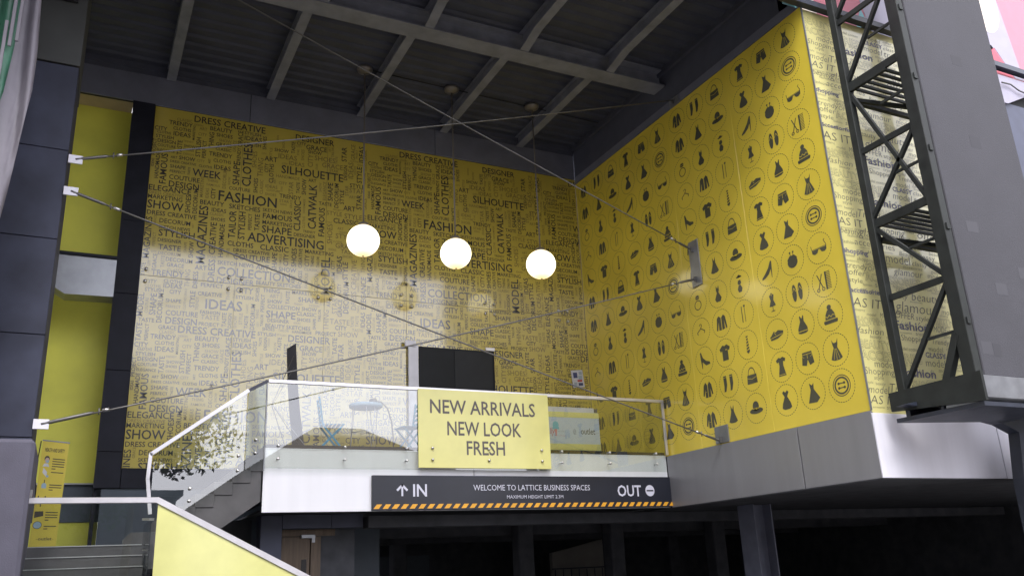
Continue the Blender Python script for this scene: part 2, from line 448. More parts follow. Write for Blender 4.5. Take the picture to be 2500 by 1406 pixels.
c = [(17.55+.55*math.cos(t), 13.5+.82*math.sin(t)) for t in [PI*2*q/28 for q in range(28)]]
MB().flat(c, lambda a, b: (a-14, -.060, b-11.9), 'mural_cream').build('painted_shape', mur)
w = tag(MB().prism([(16.2, 10.7), (17.35, 10.75), (18.35, 11.2), (24, 11.25), (24, 11.45), (16.2, 11.45)], 9.9, 9.98, 'y', 'mural_lilac').build('eaves_panel'), 'pale panel below the painted wall, right of the grey pylon', 'panel')
MB().tube([(17.2, 9.84, 11.2), (17.5, 9.84, 11.22), (17.75, 9.84, 11.12), (18.2, 9.84, 11.08), (18.9, 9.84, 11.15)], .018, 'cable_steel', 6).build('dangling_wire', w)

# ================================================================== RIGHT HAND BLOCK: ICON WALL AND SCRIBBLE WALL
XI, YO, YB, YW = 11.57, 9.96, 15.58, 18.5
blk = thing('shop_block', 'projecting upper storey clad in yellow printed panels above a pale fascia', 'building', (XI, YO, 2.75))
BL = Matrix.Translation((-XI, -YO, -2.75))
def bp(name, mb, label=None, par=None):
    o = mb.build(name, par or blk, label); o.data.transform(BL); return o
bp('body', MB().box(XI+.05, 24, YO+.05, 30, 2.78, 11.56, 'gap_black'))
bp('upper_body', MB().box(XI+.05, 24, YO+.62, 30, 11.57, 12.7, 'plaster_dark'))
# icon shapes in a unit box, (dark outlines, yellow cut lines)
def ring(r0, r1, n=20, a0=0, a1=2*PI, cx=0, cy_=0, sx=1, sy_=1):
    out = []
    for k in range(n):
        t0, t1 = a0+(a1-a0)*k/n, a0+(a1-a0)*(k+1)/n
        out.append([(cx+sx*r1*math.cos(t0), cy_+sy_*r1*math.sin(t0)), (cx+sx*r1*math.cos(t1), cy_+sy_*r1*math.sin(t1)), (cx+sx*r0*math.cos(t1), cy_+sy_*r0*math.sin(t1)), (cx+sx*r0*math.cos(t0), cy_+sy_*r0*math.sin(t0))])
    return out
def disc(cx, cy_, rx, ry=None, n=16): ry = ry or rx; return [(cx+rx*math.cos(2*PI*k/n), cy_+ry*math.sin(2*PI*k/n)) for k in range(n)]
def ln(a, b, w=.06):
    dx, dy = b[0]-a[0], b[1]-a[1]; L_ = math.hypot(dx, dy) or 1; nx_, ny_ = -dy/L_*w/2, dx/L_*w/2
    return [(a[0]+nx_, a[1]+ny_), (b[0]+nx_, b[1]+ny_), (b[0]-nx_, b[1]-ny_), (a[0]-nx_, a[1]-ny_)]
def mir(p): return p+[(-x, y) for x, y in reversed(p)]
IC = {
 'pleated_dress': ([mir([(0, .62), (-.18, .66), (-.34, 1), (-.28, .5), (-.2, .2), (-.42, -.3), (-.62, -.8), (-.3, -.95)])], [ln((-.08, .1), (-.32, -.85), .03), ln((0, .1), (0, -.9), .03), ln((.08, .1), (.32, -.85), .03)]),
 'button': (ring(.62, .78, 24)+ring(.88, .96, 24)+[ln((-.3, .2), (.3, .2), .1), ln((-.3, -.2), (.3, -.2), .1), disc(-.3, .2, .12), disc(.3, .2, .12), disc(-.3, -.2, .12), disc(.3, -.2, .12)], []),
 'sunglasses': ([[(-.85, .05), (.85, .05), (.82, -.35), (.55, -.5), (.25, -.42), (.08, -.12), (-.08, -.12), (-.25, -.42), (-.55, -.5), (-.82, -.35)], ln((-.85, .05), (-.9, .45), .06), ln((.85, .05), (.6, .6), .06), ln((.6, .6), (.75, .65), .06)], [ln((-.75, -.02), (.75, -.02), .03)]),
 'comb_and_scissors': ([ln((-.75, .8), (-.25, -.5), .1), ln((-.2, .75), (-.7, -.5), .1)]+ring(.1, .19, 10, cx=-.78, cy_=-.68)+ring(.1, .19, 10, cx=-.2, cy_=-.68)+[[(.1, .85), (.28, .85), (.28, -.85), (.1, -.85)]]+[ln((.28, .78-.156*k), (.72, .78-.156*k), .06) for k in range(11)], []),
 'beanie': ([disc(0, .72, .24), mir([(0, .55), (-.25, .5), (-.5, .1), (-.58, -.38)]), [(-.75, -.45), (.75, -.45), (.78, -.6), (.7, -.78), (-.7, -.78), (-.78, -.6)]], [ln((-.5, -.05), (-.3, -.2), .05), ln((-.3, -.2), (-.1, 0), .05), ln((-.1, 0), (.1, -.2), .05), ln((.1, -.2), (.3, 0), .05), ln((.3, 0), (.5, -.12), .05)]),
 'shorts': ([[(-.55, .62), (.55, .62), (.72, -.5), (.2, -.65), (0, -.1), (-.2, -.65), (-.72, -.5)]], [ln((-.6, .42), (.6, .42), .04), ln((0, .4), (0, 0), .04), ln((-.6, .3), (-.38, .1), .03), ln((.6, .3), (.38, .1), .03)]),
 'wrap_dress': ([[(-.3, .95), (0, .7), (.22, .9), (.16, .35), (.75, -.55), (.35, -.9), (-.62, -.85), (-.2, .3)]], []),
 'purse': ([disc(0, -.2, .62, .58), [(-.62, .12), (-.3, .46), (.3, .46), (.62, .12), (.55, .05), (.26, .34), (-.26, .34), (-.55, .05)], ln((-.15, .45), (-.2, .75), .07), ln((.15, .45), (.2, .75), .07), disc(-.2, .78, .1), disc(.2, .78, .1)], []),
 'flip_flops': ([disc(-.36, 0, .27, .85), disc(.36, 0, .27, .85)], [ln((-.36, .5), (-.58, .1), .05), ln((-.36, .5), (-.14, .1), .05), ln((.36, .5), (.58, .1), .05), ln((.36, .5), (.14, .1), .05)]),
 'banded_dress': ([mir([(0, .6), (-.18, .9), (-.26, .85), (-.22, .35), (-.55, -.3), (-.58, -.7), (-.3, -.82)])], [ln((-.56, -.58), (.56, -.58), .06)]),
 'tee_dress': ([mir([(0, .82), (-.25, .92), (-.6, .7), (-.5, .42), (-.28, .5), (-.24, .1), (-.48, -.9)])], [ln((-.45, -.76), (.45, -.76), .04)]),
 'ball_dress': ([mir([(0, .72), (-.22, .9), (-.4, .72), (-.16, .32), (-.5, -.3), (-.6, -.72), (-.3, -.88)])], []),
 'heeled_shoe': ([[(.45, .92), (.62, .9), (.58, .3), (.5, -.78), (.44, -.78), (.42, .1), (.1, -.35), (-.4, -.62), (-.85, -.72), (-.8, -.5), (-.4, -.2), (.1, .3)]], []),
 'mannequin': ([mir([(0, .62), (-.08, .85), (-.3, .7), (-.18, .2), (-.42, -.38), (0, -.42)]), disc(0, .88, .08), ln((0, -.4), (0, -.85), .07), ln((-.25, -.88), (.25, -.88), .08)], []),
 'sneaker': ([[(-.9, -.1), (-.75, -.05), (-.35, .35), (-.15, .2), (.2, .35), (.85, .15), (.8, -.15), (.1, -.45), (-.8, -.5)]], [ln((-.8, -.28), (.75, -.1), .05), ln((-.3, .2), (-.1, -.05), .04)]),
 'handbag': ([[(-.62, .15), (.62, .15), (.7, -.75), (-.7, -.75)]]+ring(.42, .5, 14, 0, PI, 0, .15, 1, 1.5), [ln((-.6, -.15), (0, -.3), .04), ln((0, -.3), (.6, -.15), .04)]),
 'sun_hat': ([disc(0, .2, .42, .5), disc(0, -.25, .9, .3)], [ln((-.42, -.02), (.42, -.02), .06), disc(.05, -.05, .1)]),
 'lady_figure': ([disc(0, .78, .4, .1), disc(0, .85, .2, .15), mir([(0, .45), (-.18, .4), (-.26, .1), (-.12, -.05), (-.34, -.5), (-.2, -.85)])], [ln((-.2, -.1), (.2, -.1), .03)]),
 'knitting_needles': ([ln((-.2, .85), (-.2, -.85), .1), ln((.2, .75), (.2, -.85), .07), disc(.2, .82, .13)], []),
 'striped_tie': ([[(-.16, .9), (.16, .9), (.1, .65), (.22, -.7), (0, -.92), (-.22, -.7), (-.1, .65)]], [ln((-.3, .3-.3*k), (.3, .5-.3*k), .09) for k in range(-1, 4)]),
 'socks': ([[(-.75, .85), (-.3, .85), (-.28, -.1), (-.5, -.75), (-.78, -.8), (-.72, -.2)], [(.15, .85), (.6, .85), (.62, -.1), (.4, -.75), (.12, -.8), (.18, -.2)]], [ln((-.75, .68), (-.3, .68), .04), ln((.15, .68), (.6, .68), .04)]),
 'summer_dress': ([mir([(0, .5), (-.22, .95), (-.2, .3), (-.35, -.1), (-.62, -.72), (-.3, -.86)])], []),
 'fitted_dress': ([mir([(0, .6), (-.2, .92), (-.24, .4), (-.14, .15), (-.5, -.5), (-.3, -.85)])], []),
 'cardigan': ([[(-.35, .85), (-.05, .6), (-.05, -.75), (-.42, -.7), (-.42, .2), (-.62, -.72), (-.8, -.65), (-.62, .6)], [(.35, .85), (.05, .6), (.05, -.75), (.42, -.7), (.42, .2), (.62, -.72), (.8, -.65), (.62, .6)]], []),
 'tee_shirt': ([mir([(0, .72), (-.3, .85), (-.78, .5), (-.62, .15), (-.42, .28), (-.42, -.8), (0, -.8)])], [ln((.1, .3), (.28, .3), .12)]),
 'jacket': ([[(-.3, .85), (-.04, .5), (-.04, -.8), (-.42, -.8), (-.4, .1), (-.6, -.6), (-.78, -.55), (-.6, .5)], [(.3, .85), (.04, .5), (.04, -.8), (.42, -.8), (.4, .1), (.6, -.6), (.78, -.55), (.6, .5)]], [ln((-.3, -.2), (-.15, -.2), .04)]),
 'ring': (ring(.46, .56, 20, 0, 2*PI, 0, -.25)+[[(-.22, .4), (.22, .4), (.34, .62), (.18, .85), (-.18, .85), (-.34, .62)]], [ln((-.3, .6), (.3, .6), .04)]),
 'coat_hanger': (ring(.14, .22, 10, -.5*PI, PI, 0, .6)+[ln((0, .45), (0, .25), .08), ln((0, .3), (-.6, -.05), .1), ln((0, .3), (.6, -.05), .1), ln((-.6, -.05), (-.5, -.3), .1), ln((.6, -.05), (.5, -.3), .1)], []),
 'court_shoe': ([[(-.6, .9), (-.42, .95), (-.2, .3), (.25, -.1), (.8, -.3), (.85, -.55), (.2, -.6), (-.3, -.15), (-.36, -.85), (-.44, -.85), (-.55, 0)]], []),
}
COLS = [['pleated_dress', 'button', 'sunglasses', 'comb_and_scissors', 'beanie'], ['shorts', 'wrap_dress', 'purse', 'flip_flops', 'banded_dress'],
        ['tee_dress', 'ball_dress', 'heeled_shoe', 'mannequin', 'sneaker'], ['handbag', 'sun_hat', 'lady_figure', 'knitting_needles', 'striped_tie'],
        ['socks', 'summer_dress', 'fitted_dress', 'cardigan', 'tee_shirt'], ['jacket', 'jacket', 'ring', 'coat_hanger', 'court_shoe']]
YC = [10.465, 11.13, 11.79, 12.605, 13.28, 13.945, 14.71, 15.375, 16.05, 16.75, 17.42, 18.1]
seams = [YO, 12.195, 14.33, 16.42, 18.5]
ICM = {}
def icon_mesh(nm):
    if nm in ICM: return ICM[nm]
    mb = MB(); s = .195
    dark, cut = IC[nm]
    for p in dark: mb.flat([(a*s*1.05, b*s) for a, b in p], lambda a, b: (0, -a, b), 'icon_ink')
    for p in cut: mb.flat([(a*s*1.05, b*s) for a, b in p], lambda a, b: (-.0012, -a, b), 'icon_film')
    for k in range(34):
        a0, a1 = 2*PI*k/34, 2*PI*(k+.58)/34
        q = [(.292*math.cos(a0), .292*math.sin(a0)), (.292*math.cos(a1), .292*math.sin(a1)), (.280*math.cos(a1), .280*math.sin(a1)), (.280*math.cos(a0), .280*math.sin(a0))]
        mb.flat(q, lambda a, b: (0, -a, b), 'icon_ink')
    ICM[nm] = mb.mesh('printed_icon_'+nm, recalc=False)
    return ICM[nm]
panels = []
for k in range(4):
    p = bp('icon_panel', MB().box(XI, XI+.03, seams[k]+.004, seams[k+1]-.004, 3.845, 11.62, 'icon_film', .004))
    panels.append(p)
for k in range(3):
    bp('panel_joint', MB().box(XI+.004, XI+.03, seams[k+1]-.0045, seams[k+1]+.0045, 3.845, 11.62, 'icon_film'))
for c_i, yc in enumerate(YC):
    par = panels[c_i//3]
    for r_ in range(12):
        z = 11.235-.6245*r_
        if z < 4.1: continue
        o = new_obj('printed_icon', icon_mesh(COLS[c_i % 6][r_ % 5]), par)
        o.location = (XI-.0025-XI, yc-YO, z-2.75)
bp('header_strip', MB().box(XI-.005, XI+.03, YO, 18.5, 11.63, 11.83, 'header_glass'))
bp('header_plaster', MB().box(XI+.01, XI+.05, YO, 18.5, 11.835, 12.72, 'plaster_dark'))
bp('corner_trim', MB().box(XI-.012, XI+.012, YO-.03, YO-.005, 3.845, 11.6, 'galvanised'))
# fascia under the icon wall and under the scribble wall
for a, b in ((YO-.02, 11.60), (11.625, 15.54)):
    bp('fascia_panel', MB().box(XI-.03, XI, a, b, 2.76, 3.838, 'aluminium_grey', .004))
bp('fascia_backing', MB().box(XI, XI+.04, YO, 15.54, 2.77, 3.83, 'gap_black'))
for a, b in ((XI-.03, 14.57), (14.59, 17.6), (17.62, 20.6), (20.62, 24)):
    bp('fascia_panel', MB().box(a, b, YO-.05, YO-.021, 2.76, 3.80, 'aluminium_outer', .004))
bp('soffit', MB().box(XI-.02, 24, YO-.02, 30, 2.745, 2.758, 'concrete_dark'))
# scribble wall
S0 = 2.80
SCR = [('beauty', -.04, 3.15, .46), ('glamour', .48, 3.15, .86), ('offer', 1.36, 3.19, .42), ('glamour O', 1.83, 3.07, .78), ('accessories', .33, 2.96, 1.0), ('fashion', -.03, 2.96, .32), ('shopping B', -.02, 2.78, .58), ('Beauty', 1.42, 2.89, .38), ('model', 1.04, 2.72, .63), ('classy', 1.71, 2.73, .39), ('trendy', -.02, 2.5, .49), ('style', -.04, 2.24, .33), ('glamour', 1.19, 2.5, .72), ('model', 2.07, 2.52, .4), ('ACCESSORIES O', .45, 2.31, 1.38), ('BEAUTY O', 1.87, 2.28, .74), ('accessories B', -.03, 2.06, .76), ('beauty', .92, 2.05, .48), ('beauty', 1.51, 2.05, .71), ('AS IT', .02, 1.8, .67), ('glamour', 1.06, 1.81, 1.02), ('model', 2.24, 1.85, .4), ('SHOPPING O', -.06, 1.51, .77), ('OFFER', 1.0, 1.68, .48), ('style', 1.52, 1.68, .34), ('BEAUTY O', 2.04, 1.61, .59), ('fashion', -.01, 1.33, .61), ('Fashion B', .94, 1.48, .87), ('MODE', 1.93, 1.5, .34), ('BEAUTY O', -.03, 1.08, .71), ('Shopping', 1.05, 1.28, .64), ('Trendy', 1.81, 1.27, .45), ('MODEL', 2.32, 1.3, .29), ('model cotton', .9, 1.1, .55), ('ACCESSORIES O', 0, .88, 1.45), ('CLASSY B', 1.59, 1.01, .51), ('model', 1.55, .85, .51), ('trend', 2.12, .85, .52), ('Shopping', -.06, .63, .69), ('Fashion B', .9, .64, .85), ('OFFER', 2.34, .68, .25), ('style', .01, .47, .15), ('model', .01, .31, .48), ('Trend', .51, .34, .57), ('SHOPPING O', 1.13, .45, .81), ('AS IT', .03, .13, .58), ('style', 2.2, .3, .4), ('offer', .75, .5, .3), ('offer', 2.0, .12, .6), ('shopping', .85, .1, .8)]
rs = random.Random(3)
_occ = [(a, z, a+w_, z+max(.1, min(.26, w_/max(3, len(t.split(' ')[0]))*1.3))) for t, a, z, w_ in SCR]
for _ in range(6000):
    t = rs.choice('beauty style glamour fashion offer shopping trendy classy model accessories cotton OFFER MODE'.split())
    w_ = rs.uniform(.22, .5); a = rs.uniform(0, 2.3); z = rs.uniform(.02, 3.1); h_ = w_/len(t)*1.25
    if all(a+w_ < q[0]-.01 or a > q[2]+.01 or z+h_ < q[1]-.0 or z > q[3]+.0 for q in _occ):
        SCR.append((t, a, z, w_)); _occ.append((a, z, a+w_, z+h_))
for pi_ in range(2):
    x0 = XI+pi_*S0
    pan = bp('scribble_panel', MB().box(x0+.006, x0+S0-.006, YO-.0, YO+.03, 3.80, 11.58, 'scribble_film', .003))
    mb = MB()
    for rep in range(3):
        for t, a, z, w_ in SCR:
            st = t[-2:] if t[-2:] in (' O', ' B') else ''
            s_ = t[:-2] if st else t
            zz = z+3.18*rep+3.83; a = max(a, .02)
            if zz > 11.42 or zz < 3.86: continue
            if a+w_ > S0-.02: w_ = S0-.03-a
            low = s_.islower()
            h_ = w_/max(3, len(s_))*(1.25 if s_.isupper() else 1.35)
            h_ = min(h_, .26)
            fn = lambda u, v, dy=0: (u, YO-.003+dy, v)
            if st == ' O':
                put_text(mb, text_geo(s_, x0+a, zz, w_, h_*.95, off=.028), lambda u, v: (u, YO-.0025, v), 'scribble_ink')
                put_text(mb, text_geo(s_, x0+a, zz, w_, h_*.95, off=.004), lambda u, v: (u, YO-.004, v), 'scribble_film')
            elif st == ' B':
                put_text(mb, text_geo(s_, x0+a, zz, w_, h_*.9, off=.02, shear=.12), lambda u, v: (u, YO-.003, v), 'scribble_ink_bold')
                for q in range(int(w_*30)):
                    u0 = x0+a+rs.random()*w_; v0 = zz+rs.random()*h_*.7
                    mb.flat(ln((u0, v0), (u0+.05, v0+h_*.3), .007), lambda u, v: (u, YO-.0035, v), 'scribble_ink_bold')
            else:
                put_text(mb, text_geo(s_, x0+a, zz, w_, h_, off=-.012, shear=rs.choice((.1, .3, .35))), lambda u, v: (u, YO-.003, v), 'scribble_ink')
    o = mb.build('handwritten_print', pan, recalc=False); o.data.transform(BL); o['kind'] = 'stuff'
bp('slate_cladding', MB().box(XI+2*S0+.01, 24, YO, YO+.03, 3.80, 10.8, 'blue_column'))

